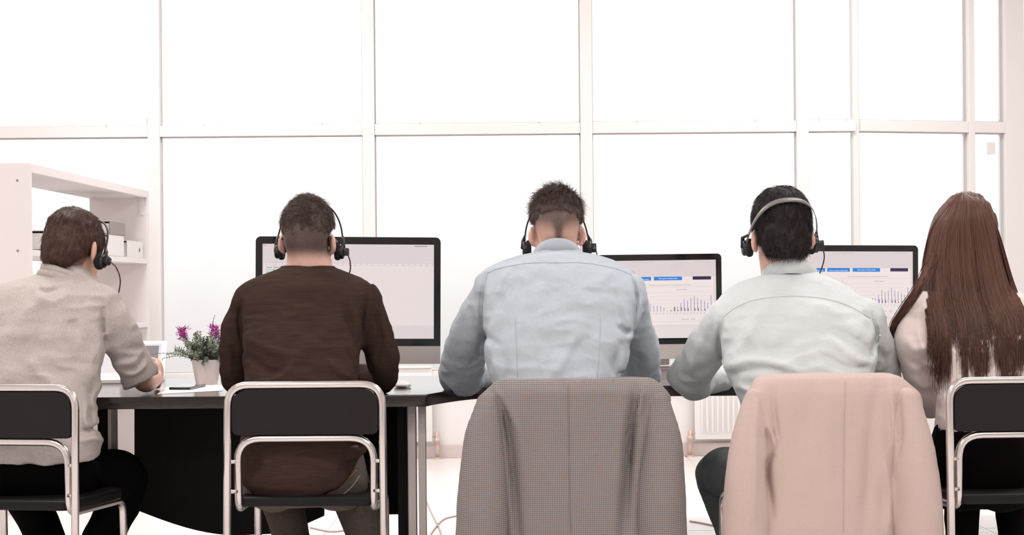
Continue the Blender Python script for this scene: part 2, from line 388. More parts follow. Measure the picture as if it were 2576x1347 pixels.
dk(box('desk_top', (xe + .15, 6.85, DZ - .036), (2.6, 8.4, DZ), M['wood'], dC, .0015), dC)
for root, y0, y1 in ((dB, 6.4, 6.8), (dC, 6.95, 8.3)):
    for x in (1.16, 2.45):
        dk(box('end_board', (x - .012, y0, 0), (x + .012, y1, DZ - .036), M['edge'], root), root)
dk(box('end_board', (-.02, 7.0, 0), (.004, 8.3, DZ - .036), M['edge'], dC), dC)
dk(box('end_board', (.30, 6.45, 0), (.324, 6.8, DZ - .036), M['edge'], dB), dB)

# ------------------------------------------------------------------ chairs
def make_chair():
    r = empty('chair'); TR = .0115
    path = round_path([(-.232, -.03, 0), (-.226, 0, .789), (.226, 0, .789), (.232, -.03, 0)], .062)
    tube('back_frame', path, TR, M['chrome'], r, 14)
    ip = round_path([(-.2, .40, 0), (-.2, .385, .425), (-.198, .012, .425), (-.2, 0.004, .632), (.2, 0.004, .632), (.198, .012, .425), (.2, .385, .425), (.2, .40, 0)], [.045, .045, .07, .07, .045, .045])
    tube('leg_frame', ip, TR, M['chrome'], r, 14)
    for s in (-1, 1):
        for z in (.565, .478):
            tube('spacer', [(s * .2, .002, z), (s * .2285, -.006, z)], .006, M['chrome'], r, 10)
        tube('foot_cap', [(s * .232, -.03, 0), (s * .2322, -.0302, .02)], .0135, M['keys'], r, 12)
        tube('foot_cap', [(s * .2, .40, 0), (s * .2, .3995, .02)], .0135, M['keys'], r, 12)
    # backrest: rounded slab, a little curved
    def rr(w, z0, z1, rt, rb_, n=8):
        p = []
        for cx, cz, a0, rd in ((w - rt, z1 - rt, 0, rt), (-w + rt, z1 - rt, 90, rt), (-w + rb_, z0 + rb_, 180, rb_), (w - rb_, z0 + rb_, 270, rb_)):
            for k_ in range(n + 1):
                a = math.radians(a0 + 90 * k_ / n); p.append((cx + rd * math.cos(a), cz + rd * math.sin(a)))
        return p
    prism('backrest', [(x, -.008, z) for x, z in rr(.2145, .643, .778, .052, .018)], (0, .02, 0), M['pad'], r, .003)
    prism('seat', [(x, .005 + y, .432) for x, y in rr(.2, 0, .41, .05, .03)], (0, 0, .028), M['seat'], r, .006)
    return r
def copy_tree(o, parent=None):
    c = o.copy(); COL.objects.link(c); c.parent = parent
    for ch in o.children: copy_tree(ch, c)
    return c
chair0 = make_chair()
CH_AT = [(8, 5.47, -12, 'steel tube chair with black back pad under the man in the grey sweater'),
         (767, 5.5, -1, 'steel tube chair with black back pad under the man in the brown sweater'),
         (1440, 5.52, 0, 'steel tube chair hidden under the grey checked jacket'),
         (2081, 5.5, 11, 'steel tube chair under the beige jacket, one front leg showing'),
         (2582, 5.42, 4, 'steel tube chair with black back pad at the right picture edge')]
chairs = []
for i, (u, Y, yaw, lab) in enumerate(CH_AT):
    c = chair0 if i == 0 else copy_tree(chair0)
    p = P(u, 1000, Y); c.location = (p[0], Y, 0); c.rotation_euler = (0, 0, math.radians(yaw)); tag(c, lab, 'chair', 'steel tube chairs along the desks'); chairs.append(c)

# ------------------------------------------------------------------ implicit surfaces -> mesh
def smin(a, b, k):
    if k <= 0: return np.minimum(a, b)
    h = np.maximum(k - np.abs(a - b), 0) / k
    return np.minimum(a, b) - h * h * k * .25
class Vol:
    def __init__(s, lo, hi, h):
        s.lo = np.asarray(lo, float); s.h = h; s.n = (np.ceil((np.asarray(hi) - s.lo) / h) + 1).astype(int)
        s.d = np.full(s.n, 1.0, np.float32)
        s.ax = [(s.lo[i] + np.arange(s.n[i]) * h).astype(np.float32) for i in range(3)]
    def blk(s, lo, hi, m=.05):
        i0 = np.clip(np.floor((np.asarray(lo) - m - s.lo) / s.h).astype(int), 0, s.n - 1); i1 = np.clip(np.ceil((np.asarray(hi) + m - s.lo) / s.h).astype(int) + 1, 1, s.n)
        sl = tuple(slice(a, b) for a, b in zip(i0, i1))
        return sl, s.ax[0][sl[0]][:, None, None], s.ax[1][sl[1]][None, :, None], s.ax[2][sl[2]][None, None, :]
    def put(s, sl, d, k, op='u'):
        if op == 'u': s.d[sl] = smin(s.d[sl], d, k)
        elif op == 's': s.d[sl] = -smin(-s.d[sl], d, k)
        elif op == 'i': s.d[sl] = -smin(-s.d[sl], -d, k)
    def ell(s, c, r, R=None, k=.02, op='u'):
        c = np.asarray(c, float); m = max(r)
        sl, X, Y, Z = s.blk(c - m, c + m); x, y, z = X - np.float32(c[0]), Y - np.float32(c[1]), Z - np.float32(c[2])
        if R is not None:
            R = np.asarray(R, np.float32)     # columns: local axes
            x, y, z = (R[0, j] * x + R[1, j] * y + R[2, j] * z for j in range(3))
        a, b, g = x / r[0], y / r[1], z / r[2]
        k0 = np.sqrt(a * a + b * b + g * g) + 1e-6; k1 = np.sqrt((a / r[0]) ** 2 + (b / r[1]) ** 2 + (g / r[2]) ** 2) + 1e-6
        s.put(sl, (k0 * (k0 - 1) / k1).astype(np.float32), k, op)
    def chain(s, p, k=.025, n=4, op='u'):
        p = np.asarray(p, float); q = spline(p, n) if n > 1 and len(p) > 2 else p
        sl, X, Y, Z = s.blk((q[:, :3] - q[:, 3:]).min(0), (q[:, :3] + q[:, 3:]).max(0)); D = None
        for a, b in zip(q[:-1], q[1:]):
            ab = (b - a)[:3]; l2 = max(ab.dot(ab), 1e-9)
            t = np.clip(((X - a[0]) * ab[0] + (Y - a[1]) * ab[1] + (Z - a[2]) * ab[2]) / l2, 0, 1)
            dd = np.sqrt((X - a[0] - t * ab[0]) ** 2 + (Y - a[1] - t * ab[1]) ** 2 + (Z - a[2] - t * ab[2]) ** 2) - (a[3] + t * (b[3] - a[3]))
            D = dd if D is None else np.minimum(D, dd)
        s.put(sl, D.astype(np.float32), k, op)
    def rows(s, R, k=.03, ex=2.4, shrink=0, op='u', skew=0):
        """R: rows of z, cx, cy, a, b sorted by z"""
        R = np.asarray(sorted(R), float); q = spline(R, 8); z = q[:, 0]
        lo = (R[:, 1] - R[:, 3]).min(), (R[:, 2] - R[:, 4]).min(), R[0, 0]; hi = (R[:, 1] + R[:, 3]).max(), (R[:, 2] + R[:, 4]).max(), R[-1, 0]
        sl, X, Y, Z = s.blk(lo, hi, .04 + abs(skew) * .25); zz = Z.ravel()
        o = np.argsort(z); it = [np.interp(zz, z[o], q[o, j]).astype(np.float32)[None, None, :] for j in (1, 2, 3, 4)]
        a = np.maximum(it[2] - shrink, .01); b = np.maximum(it[3] - shrink, .01)
        rr = ((np.abs(X - it[0]) / a) ** ex + (np.abs(Y - it[1] - skew * (X - it[0])) / b) ** ex) ** (1 / ex)
        d = (rr - 1) * np.minimum(a, b)
        d = np.maximum(d, np.maximum(Z - R[-1, 0] + shrink, R[0, 0] - Z + shrink))
        s.put(sl, d.astype(np.float32), k, op)
    def band(s, w=.03):
        idx = np.nonzero(np.abs(s.d) < w)
        return idx, np.stack([s.ax[i][idx[i]] for i in range(3)], -1).astype(np.float64)
    def nets(s, smooth=1):
        d = s.d; d[0] = d[-1] = 1; d[:, 0] = d[:, -1] = 1; d[:, :, 0] = d[:, :, -1] = 1
        b = d < 0; n = s.n - 1
        cnt = np.zeros(n, np.uint8)
        for i in (0, 1):
            for j in (0, 1):
                for k in (0, 1): cnt += b[i:i + n[0], j:j + n[1], k:k + n[2]]
        act = (cnt > 0) & (cnt < 8); I, J, K = np.nonzero(act); N = len(I)
        vid = np.full(n, -1, np.int32); vid[I, J, K] = np.arange(N)
        cs = [(i, j, k) for i in (0, 1) for j in (0, 1) for k in (0, 1)]
        val = {c: d[I + c[0], J + c[1], K + c[2]] for c in cs}
        acc = np.zeros((N, 3)); wt = np.zeros(N)
        for a in cs:
            for ax in range(3):
                if a[ax]: continue
                c = list(a); c[ax] = 1; c = tuple(c)
                va, vc = val[a], val[c]; m = (va < 0) != (vc < 0)
                t = np.where(m, va / np.where(m, va - vc, 1), 0)
                p = np.tile(np.array(a, float), (N, 1)); p[:, ax] = t
                acc += p * m[:, None]; wt += m
        V = s.lo + (np.stack([I, J, K], -1) + acc / wt[:, None]) * s.h
        Q = []
        for ax in range(3):
            u, v = (ax + 1) % 3, (ax + 2) % 3
            sa = [slice(None)] * 3; sb = [slice(None)] * 3; sa[ax] = slice(0, -1); sb[ax] = slice(1, None)
            e = b[tuple(sa)] != b[tuple(sb)]; flip = b[tuple(sa)]
            E = np.stack(np.nonzero(e), -1); E = E[(E[:, u] > 0) & (E[:, v] > 0) & (E[:, u] < n[u]) & (E[:, v] < n[v])]
            f = flip[E[:, 0], E[:, 1], E[:, 2]]
            def g(du, dv):
                c = E.copy(); c[:, u] -= du; c[:, v] -= dv; return vid[c[:, 0], c[:, 1], c[:, 2]]
            q = np.stack([g(1, 1), g(0, 1), g(0, 0), g(1, 0)], -1); q[~f] = q[~f][:, ::-1]; Q.append(q)
        Q = np.concatenate(Q); Q = Q[(Q >= 0).all(1)]
        for _ in range(smooth):
            A_ = np.zeros_like(V); c_ = np.zeros(len(V))
            for a, b_ in ((0, 1), (1, 2), (2, 3), (3, 0)):
                for x, y in ((a, b_), (b_, a)):
                    for j in range(3): A_[:, j] += np.bincount(Q[:, x], V[Q[:, y], j], len(V))
                    c_ += np.bincount(Q[:, x], minlength=len(V))
            V = V * .5 + .5 * A_ / np.maximum(c_, 1)[:, None]
        return V, Q
_lat = np.random.RandomState(3).rand(64, 64, 64).astype(np.float32) * 2 - 1
def vnoise(p):
    i = np.floor(p).astype(int); f = p - i; f = f * f * (3 - 2 * f); i &= 63; j = (i + 1) & 63; r = 0
    for a in (0, 1):
        for b in (0, 1):
            for c in (0, 1):
                r = r + _lat[(j if a else i)[:, 0], (j if b else i)[:, 1], (j if c else i)[:, 2]] * (f[:, 0] if a else 1 - f[:, 0]) * (f[:, 1] if b else 1 - f[:, 1]) * (f[:, 2] if c else 1 - f[:, 2])
    return r
FOLD = 1.9
def fold(vol, strokes=(), noise=(), back=None):
    """press creases (amp<0) and raise ridges (amp>0) where the folds run in the cloth, on the side towards the room"""
    idx, p = vol.band(.03); u, v = px(p); dsp = np.zeros(len(p))
    for pts, wd, amp in strokes:
        pts = np.asarray(pts, float); m = (u > pts[:, 0].min() - 3 * wd) & (u < pts[:, 0].max() + 3 * wd) & (v > pts[:, 1].min() - 3 * wd) & (v < pts[:, 1].max() + 3 * wd)
        if back is not None: m &= p[:, 1] < back
        uu, vv = u[m], v[m]; best = np.full(len(uu), 1e9); bt = np.zeros(len(uu)); nS = len(pts) - 1
        q = spline(pts, 5) if len(pts) > 2 else pts; nS = len(q) - 1
        for i in range(nS):
            a, b = q[i], q[i + 1]; ab = b - a; t = np.clip(((uu - a[0]) * ab[0] + (vv - a[1]) * ab[1]) / max(ab.dot(ab), 1e-6), 0, 1)
            dd = np.hypot(uu - a[0] - t * ab[0], vv - a[1] - t * ab[1]); w_ = dd < best; best[w_] = dd[w_]; bt[w_] = (i + t[w_]) / nS
        tp = np.sqrt(np.clip(np.sin(np.clip(bt, .04, .96) * np.pi), 0, 1))
        dsp[m] += FOLD * amp * np.exp(-(best / wd) ** 2) * tp
    for sx, sy, sz, amp, mode in noise:
        q = p * np.array([sx, sy, sz]); q = q + .6 * vnoise(p * 7 + 11.3)[:, None]
        nz = vnoise(q)
        if mode == 'r': nz = 1 - 2 * np.abs(nz)
        dsp += 1.3 * amp * nz
    vol.d[idx] -= dsp.astype(np.float32)

def sst(a, b, x):
    t = np.clip((x - a) / (b - a), 0, 1); return t * t * (3 - 2 * t)
def rot(yaw=0, pitch=0, roll=0):
    return np.array((Matrix.Rotation(math.radians(yaw), 3, 'Z') @ Matrix.Rotation(math.radians(-pitch), 3, 'X') @ Matrix.Rotation(math.radians(roll), 3, 'Y')))
class Head:
    def __init__(s, u, v, Y, yaw, pitch, roll, sc=1.0):
        s.c = P(u, v, Y); s.R = rot(yaw, pitch, roll); s.sc = sc
    def w(s, p): return s.c + s.R @ (np.asarray(p, float) * s.sc)
    def l(s, p): return ((p - s.c) @ s.R) / s.sc
    def mtx(s):
        m = Matrix(s.R.tolist()).to_4x4() * 1.0; m.translation = Vector(s.c); return m
    def ell(s, vol, c, r, k=.02, op='u', R=None):
        vol.ell(s.w(c), [q * s.sc for q in r], s.R if R is None else s.R @ R, k, op)
    def build(s, vol):
        s.ell(vol, (0, -.012, .045), (.0725, .095, .09)); s.ell(vol, (0, -.052, .01), (.062, .055, .062), .03)
        s.ell(vol, (0, .042, -.03), (.058, .058, .088), .03); s.ell(vol, (0, .052, -.088), (.043, .042, .034), .03)
        vol.chain([[*s.w((0, .096, .02)), .008], [*s.w((0, .116, -.022)), .013]], .012, 1)
        for x in (-.02, .02): vol.ell(s.w((x * .6, .106, -.026)), (.009, .011, .008), s.R, .008)
        s.ell(vol, (0, .1, -.06), (.024, .01, .006), .008); s.ell(vol, (0, .098, -.07), (.02, .01, .006), .008)
        for x in (-1, 1):
            s.ell(vol, (x * .031, .098, .012), (.016, .012, .01), .012, 's'); s.ell(vol, (x * .031, .084, .011), (.0125, .0125, .0125), .004)
            E = np.array(Matrix.Rotation(math.radians(x * 32), 3, 'Z') @ Matrix.Rotation(math.radians(-x * 8), 3, 'Y'))
            s.ell(vol, (x * .081, -.006, -.004), (.0085, .022, .034), .008, 'u', E)
            s.ell(vol, (x * .096, .006, .0), (.007, .012, .022), .005, 's', E)
            s.ell(vol, (x * .077, .004, -.03), (.007, .009, .010), .008)
def hand(vol, wr, dr, nrm, side, curl=.55, sc=1.0):
    """palm, four unequal bent fingers, a thumb from the side of the palm"""
    wr, dr, nrm = (np.asarray(a, float) for a in (wr, dr, nrm)); dr /= np.linalg.norm(dr); nrm -= dr * nrm.dot(dr); nrm /= np.linalg.norm(nrm)
    sd = np.cross(dr, nrm) * side           # towards the thumb
    R = np.stack([sd, dr, nrm], 1)
    vol.ell(wr + dr * .05 * sc, (.04 * sc, .052 * sc, .016 * sc), R, .012)
    for off, ln in ((.03, .9), (.01, 1.0), (-.011, .93), (-.031, .75)):
        p = wr + dr * .085 * sc + sd * off * sc; a = -.15; pts = [[*(p - dr * .02), .0098 * sc]]
        for i, l_ in enumerate((.042, .027, .022)):
            a -= curl * (1.0, 1.2, .8)[i]; p = p + (dr * math.cos(a) + nrm * math.sin(a)) * l_ * ln * sc; pts.append([*p, (.0092, .0085, .0075)[i] * sc])
        vol.chain(pts, .004, 2)
    p = wr + dr * .03 * sc + sd * .032 * sc
    vol.chain([[*(p - sd * .012), .013 * sc], [*(p + (sd * .022 + dr * .025 - nrm * .012) * sc), .0115 * sc], [*(p + (sd * .022 + dr * .058 - nrm * .026) * sc), .009 * sc]], .008, 2)

def pxrows(R):
    o = []
    for v, ul, ur, Y, b in R:
        c = P((ul + ur) / 2, v, Y); o.append((c[2], c[0], Y, (ur - ul) / 2 * S(Y), b))
    return o
def pxchain(C, shrink=0):
    return [[*P(u, v, Y), max(r * S(Y) - shrink, .012)] for u, v, Y, r in C]
def bounds(*chs):
    q = np.concatenate([np.asarray(c, float) for c in chs]); return (q[:, :3] - q[:, 3:4]).min(0) - .04, (q[:, :3] + q[:, 3:4]).max(0) + .04
def rowb(R):
    R = np.asarray(R); return np.array([[r[1] - r[3], r[2] - r[4], r[0], 0] for r in R] + [[r[1] + r[3], r[2] + r[4], r[0], 0] for r in R])

# ------------------------------------------------------------------ cloth, skin and hair
def skin_mat(name, col, stub):
    m = mat(name, col, .5, noise=.05, nscale=60); nt = m.node_tree; b = nt.nodes['Principled BSDF']
    src = b.inputs['Base Color'].links[0].from_socket
    at = nt.nodes.new('ShaderNodeAttribute'); at.attribute_name = 'stubble'
    nz = nt.nodes.new('ShaderNodeTexNoise'); nz.inputs['Scale'].default_value = 1100; nz.inputs['Detail'].default_value = 3
    tc = nt.nodes.new('ShaderNodeTexCoord'); nt.links.new(tc.outputs['Object'], nz.inputs['Vector'])
    ad = nt.nodes.new('ShaderNodeMath'); ad.operation = 'MULTIPLY_ADD'; ad.inputs[1].default_value = .9; ad.inputs[2].default_value = -.5
    nt.links.new(nz.outputs[0], ad.inputs[0])
    pr = nt.nodes.new('ShaderNodeMath'); pr.operation = 'MULTIPLY_ADD'; nt.links.new(ad.outputs[0], pr.inputs[0]); nt.links.new(at.outputs['Fac'], pr.inputs[1]); nt.links.new(at.outputs['Fac'], pr.inputs[2]); pr.use_clamp = True
    mx = nt.nodes.new('ShaderNodeMix'); mx.data_type = 'RGBA'; nt.links.new(pr.outputs[0], mx.inputs[0]); nt.links.new(src, mx.inputs[6]); mx.inputs[7].default_value = stub
    nt.links.new(mx.outputs[2], b.inputs['Base Color']); b.inputs['Subsurface Weight'].default_value = .12; b.inputs['Subsurface Radius'].default_value = (.01, .004, .002); b.inputs['Subsurface Scale'].default_value = .5
    return m
MASS = {}
def hair_mat(name, c1, c2, rough=.42):
    m = mat(name, c1, rough, spec=.35); nt = m.node_tree; b = nt.nodes['Principled BSDF']
    g = nt.nodes.new('ShaderNodeNewGeometry'); mx = nt.nodes.new('ShaderNodeMix'); mx.data_type = 'RGBA'
    mc = tuple(c1[i] * .7 + c2[i] * .3 for i in range(3)) + (1,); MASS[m.name] = mat(name + '_mass', mc, .5, spec=.25, noise=.3, nscale=150, bump=.4, bscale=220, bdist=.002)
    nt.links.new(g.outputs['Random Per Island'], mx.inputs[0]); mx.inputs[6].default_value = c1; mx.inputs[7].default_value = c2; nt.links.new(mx.outputs[2], b.inputs['Base Color'])
    return m
M['knit'] = mat('grey_melange_knit', rgb(188, 178, 173), .9, spec=.1, noise=.16, nscale=170, bump=.35, bscale=420, bdist=.0015, stretch=(1, 1, 2))
M['brown'] = mat('dark_brown_knit', rgb(60, 45, 39), .92, spec=.08, noise=.22, nscale=60, bump=.25, bscale=300, bdist=.001, stretch=(.35, .35, 5))
M['blue'] = mat('pale_blue_cotton', rgb(182, 189, 197), .85, spec=.2, noise=.03, nscale=90, bump=.55, bscale=17, bdist=.012, stretch=(1, 1, .6))
M['pale'] = mat('pale_mint_white_cotton', rgb(210, 215, 215), .85, spec=.2, noise=.02, nscale=90, bump=.55, bscale=15, bdist=.012, stretch=(.7, 1, 1))
M['blouse'] = mat('pale_pink_white_cotton', rgb(238, 222, 217), .8, noise=.02, nscale=90, bump=.5, bscale=15, bdist=.012)
M['seam'] = mat('shirt_seam', rgb(172, 179, 186), .9)
M['black'] = mat('black_trousers', rgb(9, 8, 8), .9, spec=.05)
M['jeans'] = mat('grey_brown_jeans', rgb(92, 80, 74), .9, noise=.2, nscale=90, bump=.3, bscale=300)
M['teal'] = mat('dark_slate_jeans', rgb(66, 70, 72), .6, noise=.15, nscale=30)
M['plum'] = mat('dark_plum_trousers', rgb(16, 9, 11), .9, spec=.05)
M['shoe'] = mat('dark_leather', rgb(28, 22, 20), .4)
M['zip'] = mat('brass_zip', rgb(150, 105, 80), .35, metal=.8)
M['skin1'] = skin_mat('skin_warm', rgb(214, 168, 148), rgb(74, 54, 47))
M['skin2'] = skin_mat('skin_light', rgb(226, 182, 166), rgb(54, 40, 35))
M['hair1'] = hair_mat('hair_chestnut', rgb(58, 38, 32), rgb(104, 74, 62))
M['hair2'] = hair_mat('hair_brown', rgb(58, 45, 40), rgb(106, 85, 77))
M['hair3'] = hair_mat('hair_mid_brown', rgb(58, 44, 41), rgb(112, 90, 84))
M['hair4'] = hair_mat('hair_black_brown', rgb(22, 18, 18), rgb(50, 43, 42))
M['hair5'] = hair_mat('hair_long_brown', rgb(66, 40, 33), rgb(122, 86, 72), .38)

def add_attr(o, vals):
    a = o.data.attributes.new('stubble', 'FLOAT', 'POINT'); a.data.foreach_set('value', np.asarray(vals, np.float32))

def build_person(spec):
    root = empty('person', tuple(spec['base'])); tag(root, spec['label'], 'person', 'people working along the desks')
    ox = np.array(spec['base'])
    def mk(name, V, Q, m, parent=root, sm=True): return mesh_np(name, V - ox, Q, m, parent, sm)
    hd = spec['head']; torso = pxrows(spec['torso']); hips = pxrows(spec['hips'])
    arms = [pxchain(c) for c in spec['arms']]; armb = [pxchain(c, .007 if spec['top_name'] == 'sweater' and i_ == 0 and 'grey' in spec['label'] and 'brown' not in spec['label'] else .016) for i_, c in enumerate(spec['arms_body'])]; legs = [pxchain(c) for c in spec['legs']]
    feet = []
    for L_ in legs:
        a = np.array(L_[-1][:3]); fwd = np.array(spec.get('toe', (0, 1, 0)), float); feet.append((a, fwd))
    # body
    parts = [rowb(torso), rowb(hips), *[np.asarray(a) for a in armb], *[np.asarray(l) for l in legs], np.array([[*hd.w((0, 0, .05)), .17]])]
    lo, hi = bounds(*parts); lo[2] = 0.0; hi[1] += .2
    vol = Vol(lo, hi, .007)
    vol.rows(torso, .02, 2.3, .027); vol.rows(hips, .03, 2.4, .02)
    for c in armb: vol.chain(c, .03)
    for c in legs: vol.chain([[*q[:3], q[3] - .018] for q in c], .03)
    for a, fwd in feet: vol.chain([[a[0], a[1], a[2], .034], [*(np.array([a[0], a[1], .045]) + fwd * .03), .036], [*(np.array([a[0], a[1], .032]) + fwd * .15), .028]], .02, 1)
    nb = spec['neck']
    vol.chain([[*hd.w((0, -.03, -.005)), .054 * hd.sc], [*P(*nb[0][:3]), nb[0][3] * S(nb[0][2])], [*P(*nb[1][:3]), nb[1][3] * S(nb[1][2])]], .035)
    hd.build(vol)
    for h_ in spec['hands']: hand(vol, *h_)
    V, Q = vol.nets(1)
    body = mk('body', V, Q, spec['skin'])
    q = hd.l(V); add_attr(body, np.clip(spec['stubble'](q), 0, 1) * (np.linalg.norm(q, axis=1) < .2) * (1 - sst(.073, .078, np.abs(q[:, 0])) * (np.abs(q[:, 2] + .004) < .05)))
    # shirt
    lo, hi = bounds(rowb(torso), *[np.asarray(a) for a in arms]); vs_ = Vol(lo, hi, .0052)
    vs_.rows(torso, .02, spec.get('ex', 2.4))
    for c in arms: vs_.chain(c, spec.get('ak', .03))
    if 'cut' in spec: spec['cut'](vs_)
    fold(vs_, spec.get('folds', ()), spec.get('noise', ()), spec.get('back'))
    V, Q = vs_.nets(1); sh = mk(spec['top_name'], V, Q, spec['top_mat']); sh['label'] = spec['top_label']
    bvh = BVHTree.FromPolygons([Vector(p) for p in V], Q.tolist())
    # trousers
    lo, hi = bounds(rowb(hips), *[np.asarray(a) for a in legs]); vt = Vol(lo, hi, .008)
    vt.rows(hips, .03, 2.5)
    for c in legs: vt.chain(c, .035)
    cutz = min(l[-1][2] for l in legs) + .02
    fold(vt, spec.get('tfolds', ()), [(9, 9, 14, .004, 'n'), (22, 22, 30, .0015, 'n')])
    V, Q = vt.nets(1); mk('trousers', V, Q, spec['leg_mat'])['label'] = spec['leg_label']
    for a, fwd in feet:
        b0 = np.array([a[0], a[1], 0]); lo = b0 - .12; hi = b0 + .14; hi = np.maximum(hi, b0 + fwd * .27 + .05); lo[2] = -.02; hi[2] = .16; vo = Vol(lo, hi, .009)
        vo.chain([[*(b0 + [0, 0, .1]), .042], [*(b0 + [0, 0, .05] + fwd * .01), .045]], .02, 1); vo.chain([[*(b0 + [0, 0, .04] - fwd * .03), .04], [*(b0 + [0, 0, .042] + fwd * .1), .044], [*(b0 + [0, 0, .03] + fwd * .2), .034]], .03)
        sl, X, Yy, Z = vo.blk(lo, hi); vo.put(sl, (0.003 - Z + 0 * X + 0 * Yy).astype(np.float32), .004, 'i')
        V, Q = vo.nets(1); mk('shoe', V, Q, M['shoe'])
    return root, body, sh, bvh, ox
def on_back(bvh, u, v, lift=.001):
    """point of the cloth seen at u, v"""
    d_ = Vector(P(u, v, 5.0)) - Vector((0, 0, CH)); d_.normalize()
    h = bvh.ray_cast(Vector((0, 0, CH)), d_)
    return (h[0] + h[1] * lift) if h[0] is not None else None
def seam(bvh, pts, ox, parent, m, r=.0009, name='seam', n=8):
    ps = [on_back(bvh, *q) for q in spline(pts, n)]; ps = [np.array(p) - ox for p in ps if p is not None]
    if len(ps) > 2: tube(name, ps, r, m, parent, 6)

def collar(parent, ox, c, rx, ry, zt, drop, hgt, flare, m, th=.0035, name='collar', tiltx=0, side=0):
    """folded collar: a ring round the neck, higher at the nape"""
    n = 48; V = []
    prof = [(-.002, -hgt * .9), (0, 0), (th, .003), (th * 2, 0), (th * 2 + flare, -hgt), (th + flare, -hgt - .001), (th, -.006)]
    th_ = np.linspace(-2.75, 2.75, n)
    for a in th_:
        for r_, z in prof:
            V.append((c[0] + (rx + r_) * math.sin(a) + side * (1 - math.cos(a)) / 2, c[1] - (ry + r_) * math.cos(a), c[2] + zt + z - drop * (1 - math.cos(a)) / 2 + tiltx * math.sin(a)))
    k_ = len(prof); Q = []
    for i in range(n - 1):
        for j in range(k_): Q.append((i * k_ + j, i * k_ + (j + 1) % k_, (i + 1) * k_ + (j + 1) % k_, (i + 1) * k_ + j))
    V = np.array(V) - ox; Q = [q[::-1] for q in Q]
    return mesh_np(name, V, np.array(Q), m, parent)

def short_hair(root, ox, hd, m, c, r, zmin, flow, nst, ln, lift, noise, rad=.00062, disp=.004, seed=1, seg=4, extra=None, taper=0, cvs=.12, fuzz=.06):
    """hair mass over the skull plus single hairs lying on it"""
    rs = np.random.RandomState(seed)
    w_ = hd.w(c); mm = max(r) + .05; vol = Vol(w_ - mm, w_ + mm, .0039)
    hd.ell(vol, c, r)
    if extra: extra(hd, vol)
    idx = np.nonzero(vol.d < .03); p = np.stack([vol.ax[i][idx[i]] for i in range(3)], -1).astype(float); q = hd.l(p)
    zm = zmin(q)
    dd = vol.d[idx].astype(float)
    fq = flow(q); fq /= np.linalg.norm(fq, axis=1, keepdims=True) + 1e-9
    # grooves run with the hair: noise in coordinates across the flow
    ac = np.cross(fq, q / (np.linalg.norm(q, axis=1, keepdims=True) + 1e-9)); s1 = (q * 90 + ac * 3.0); 
    dd -= (sst(0, .03, q[:, 2] - zm) if taper else 1) * disp * vnoise(s1 * np.array([1, .55, .55]) + seed) + disp * .5 * vnoise(q * 170 + 5)
    if taper: dd += .016 * (1 - sst(0, taper, q[:, 2] - zm))
    dd = -smin(-dd, -(zm - q[:, 2]) , .012)
    vol.d[idx] = dd
    V, Q = vol.nets(1); o = mesh_np('hair', V - ox, Q, MASS[m.name], root)
    # strands
    vn = np.zeros(len(V) * 3); me = o.data; nrm = np.zeros((len(V), 3)); 
    me.vertices.foreach_get('normal', vn); nrm = vn.reshape(-1, 3)
    q = hd.l(V); ok = np.nonzero((q[:, 2] > zmin(q) + .002) & (np.linalg.norm(q / np.array([.08, .1, .11]), axis=1) > .85))[0]
    pick = rs.choice(ok, nst); p = V[pick] + rs.normal(0, .0015, (nst, 3)); nn = nrm[pick]; qq = hd.l(p)
    Ls = ln(qq) * rs.uniform(.6, 1.25, nst) * (.35 + .65 * sst(0, .03, qq[:, 2] - zmin(qq)) if taper else 1); lf = lift(qq) * rs.uniform(.3, 1.4, nst)
    paths = np.zeros((nst, seg, 3)); paths[:, 0] = p - nn * .002
    dr = flow(qq); dr /= np.linalg.norm(dr, axis=1, keepdims=True) + 1e-9; dr = dr + rs.normal(0, noise, (nst, 3)); dw = (dr * hd.sc) @ hd.R.T
    dw -= nn * (dw * nn).sum(1, keepdims=True); dw /= np.linalg.norm(dw, axis=1, keepdims=True) + 1e-9
    cv = rs.normal(0, cvs, (nst, 3)); fz = fuzz * rs.uniform(0, 1, nst) ** 2
    for s_ in range(1, seg):
        t = s_ / (seg - 1); dv = dw + nn * (lf * (1 - .7 * t))[:, None] + cv * t
        # bend round the skull
        cen = hd.w((0, -.012, .045)); rad_ = paths[:, s_ - 1] - cen; rad_ /= np.linalg.norm(rad_, axis=1, keepdims=True)
        tang = dv - rad_ * (dv * rad_).sum(1, keepdims=True); dv = tang + rad_ * np.maximum((dv * rad_).sum(1), -.15 + 0 * lf)[:, None]
        dv /= np.linalg.norm(dv, axis=1, keepdims=True); nx = paths[:, s_ - 1] + dv * (Ls / (seg - 1))[:, None]
        ql = hd.l(nx) - np.array(c); e_ = np.linalg.norm(ql / np.array(r), axis=1); em = 1.012 + disp / .1 + fz * t; kf = np.where((e_ > em) & (ql[:, 2] > -.03), em / e_, 1.0)
        paths[:, s_] = hd.c + (np.array(c) + ql * kf[:, None]) * hd.sc @ hd.R.T
    rr = rad * rs.uniform(.7, 1.3, nst)[:, None] * np.linspace(1, .25, seg)[None]
    st = strands('hair_strands', paths - ox, rr, m, o); st['kind'] = 'stuff'
    return o

